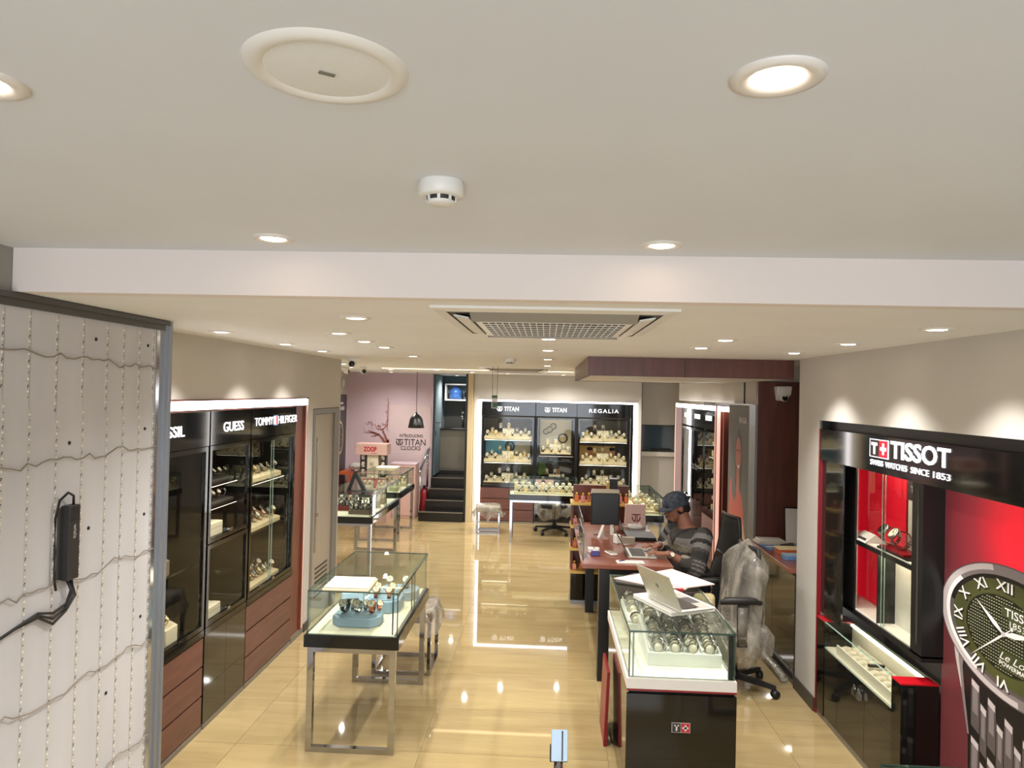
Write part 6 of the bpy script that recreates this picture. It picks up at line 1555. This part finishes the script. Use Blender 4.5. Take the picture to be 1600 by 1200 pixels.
# eyes, brows
for s_ in (-1, 1):
    e = mb('eye_white').ell((-.0775, s_ * .032, -.002), (.012, .014, .007), 12, 8); e.m('hair').ell((-.0865, s_ * .032, -.004), (.005, .006, .005), 8, 6); e.xf(HM); obj('eye', e, person)
    e = mb('hair').tube([(-.090, s_ * .014, .020), (-.092, s_ * .032, .026), (-.083, s_ * .050, .020)], .004, 6).xf(HM); obj('eyebrow', e, person)
e = mb('lips').ell((-.0975, 0, -.069), (.006, .020, .0055), 12, 6).xf(HM); obj('mouth', e, person)
e = mb('hair').ell((-.096, 0, -.053), (.008, .024, .006), 12, 6).ell((-.075, 0, -.098), (.022, .03, .016), 12, 8).xf(HM); obj('beard', e, person)
# hair below the cap
hb = mb('hair').ell((.026, 0, .010), (.094, .0795, .088), 24, 16).ell((.075, 0, -.03), (.045, .058, .05), 16, 10); hb.xf(HM)
hme = remeshed(hb, .008, .4, 'hair', 2); hme.materials.clear(); hme.materials.append(MATS['hair']); obj('hair', hme, person)
# cap
cp = mb('cap'); n0 = len(cp.v)
nn, mm = 28, 9
for i in range(mm + 1):
    th = PI / 2 * i / mm
    for j in range(nn):
        a = 2 * PI * j / nn; cp.v.append((.010 + .110 * math.cos(th) ** .75 * math.cos(a), .092 * math.cos(th) ** .75 * math.sin(a), .032 + .088 * math.sin(th) + .012 * mnoise.noise((math.cos(a) * 3, math.sin(a) * 3, i * .5))))
for i in range(mm):
    for j in range(nn): cp.face([n0 + i * nn + j, n0 + i * nn + (j + 1) % nn, n0 + (i + 1) * nn + (j + 1) % nn, n0 + (i + 1) * nn + j], True)
n1 = len(cp.v)
for j in range(nn): a = 2 * PI * j / nn; cp.v.append((.012 + .104 * math.cos(a), .086 * math.sin(a), .008))
for j in range(nn): cp.face([n1 + j, n1 + (j + 1) % nn, n0 + (j + 1) % nn, n0 + j], True)
cp.xf(HM); co = obj('cap', cp, person)
br = mb('cap'); pts = []
for k in range(11):
    a = PI - 1.1 + 2.2 * k / 10; pts.append((math.cos(a), math.sin(a)))
n0 = len(br.v)
for rr, zz in ((.0, .024), (.055, .010), (.0, .016), (.055, .004)):
    for c, s_ in pts: br.v.append((.0 + (.100 + rr * (1 - .25 * abs(s_))) * c, (.084 + rr * .25) * s_, zz - .012 * (1 - abs(c))))
for k in range(10): br.face([n0 + k, n0 + k + 1, n0 + 11 + k + 1, n0 + 11 + k], True); br.face([n0 + 22 + k, n0 + 33 + k, n0 + 33 + k + 1, n0 + 22 + k + 1], True); br.face([n0 + 11 + k, n0 + 11 + k + 1, n0 + 33 + k + 1, n0 + 33 + k])
br.xf(HM); obj('brim', br, co)
kn = mb('photo_dark').hexa([(.108, -.01, .02), (.118, -.012, .015), (.118, .012, .015), (.108, .01, .02)], [(.122, -.018, .055), (.145, -.014, .045), (.145, .014, .045), (.122, .018, .055)]).xf(HM); obj('cap_tie', kn, co)
# sweater
sw = mb('sweater_dark')
n0 = len(sw.v)
for (c, r) in (((.0, 0, .92), (.128, .195, .13)), ((.01, 0, .80), (.130, .190, .16)), ((.04, 0, .64), (.145, .192, .17)), ((.0, 0, 1.005), (.088, .15, .05)), ((-.05, 0, .95), (.10, .145, .09)), ((.03, 0, .97), (.10, .17, .08)), ((-.03, 0, .72), (.12, .17, .12))): sw.ell(c, r, 24, 16)
sw.xf(TM, n0)
limb(sw, [SHN, ELN, (1.09, 5.545, .825)], [.075, .066, .058]); limb(sw, [SHF, ELF, (1.03, 5.98, .845)], [.075, .066, .056])
sme = remeshed(sw, .012, .5, 'sweater', 3)
SN, EN = Vector(SHN), Vector(ELN)
def sw_mat(c):
    l_ = TI @ c
    def along(S_, E_):
        d = E_ - S_; u = (c - S_).dot(d) / d.length_squared; q_ = S_ + d * max(0, min(1, u)); return u, (c - q_).length
    for S_, E_ in ((SN, EN), (Vector(SHF), Vector(ELF))):
        u, dist = along(S_, E_)
        if dist < .088 and u > .02 and abs(l_.y) > .14:
            if u < .18: return 2
            if u < .30: return 0
            if u < .46: return 2
            if u < .56: return 1
            if u < .80: return 0
            return 1 if (u * 9) % 1 < .6 else 2
    dy = abs(l_.y)
    if l_.x < -.02 and dy < (c.z - .905) * .62: return 0 if dy > (c.z - .905) * .62 - .022 else 1
    if c.z > .975: return 0 if l_.x > 0 else 1
    if c.z > .93 - .3 * max(0, dy - .08): return 1 if l_.x > -.02 else 2
    if c.z > .865: return 3 if l_.x < .0 else 1
    if c.z > .80: return 1
    if c.z > .68: return 0
    if c.z > .62: return 2
    return 1 if c.z > .56 else 0
setmats(sme, ['sweater_dark', 'sweater_char', 'sweater_light', 'sweater_print'], sw_mat)
obj('sweater', sme, person)
tr = mb('jeans'); tr.ell((1.23, 5.88, .555), (.14, .185, .09), 20, 12)
for yy in (5.77, 5.99): limb(tr, [(1.20, yy, .56), (.84, yy - .02, .57), (.825, yy - .02, .13)], [.098, .075, .058])
tme = remeshed(tr, .012, .5, 'trousers', 3); tme.materials.clear(); tme.materials.append(MATS['jeans']); obj('trousers', tme, person)
for yy in (5.77, 5.99): obj('shoe', mb('black_leather').box(.64, .87, yy - .065, yy + .025, 0, .075), person, bev=.025, seg=3)
# wrist watch
wd = (Vector(ELN) - Vector(WRN)).normalized(); wp = Vector(WRN) + wd * .022
ww = mb('steel').lathe([(.030, -.009), (.034, -.009), (.034, .009), (.030, .009)], (0, 0, 0), 20).m('steel').lathe([(.020, -.030), (.020, -.042), (.016, -.043)], (0, 0, 0), 18, 'y').m('cream_light').lathe([(.0155, -.0432), (0, -.0433)], (0, 0, 0), 18, 'y', cap=False)
zq = wd.to_track_quat('Z', 'Y').to_matrix().to_4x4()
rot = Matrix.Translation(wp) @ zq
# spin the dial towards the camera side
best = min((k * PI / 8 for k in range(16)), key=lambda a: (rot.to_3x3() @ Matrix.Rotation(a, 3, 'Z') @ Vector((0, -1, 0))).dot(Vector((.2, .8, -.6))))
ww.xf(rot @ Matrix.Rotation(best, 4, 'Z')); obj('wrist_watch', ww, person)
ba = (Vector(ELF) - Vector(WRF)).normalized(); bw = mb('steel').lathe([(.029, -.004), (.032, -.004), (.032, .004), (.029, .004)], (0, 0, 0), 18).xf(Matrix.Translation(Vector(WRF) + ba * .02) @ ba.to_track_quat('Z', 'Y').to_matrix().to_4x4()); obj('bracelet', bw, person)
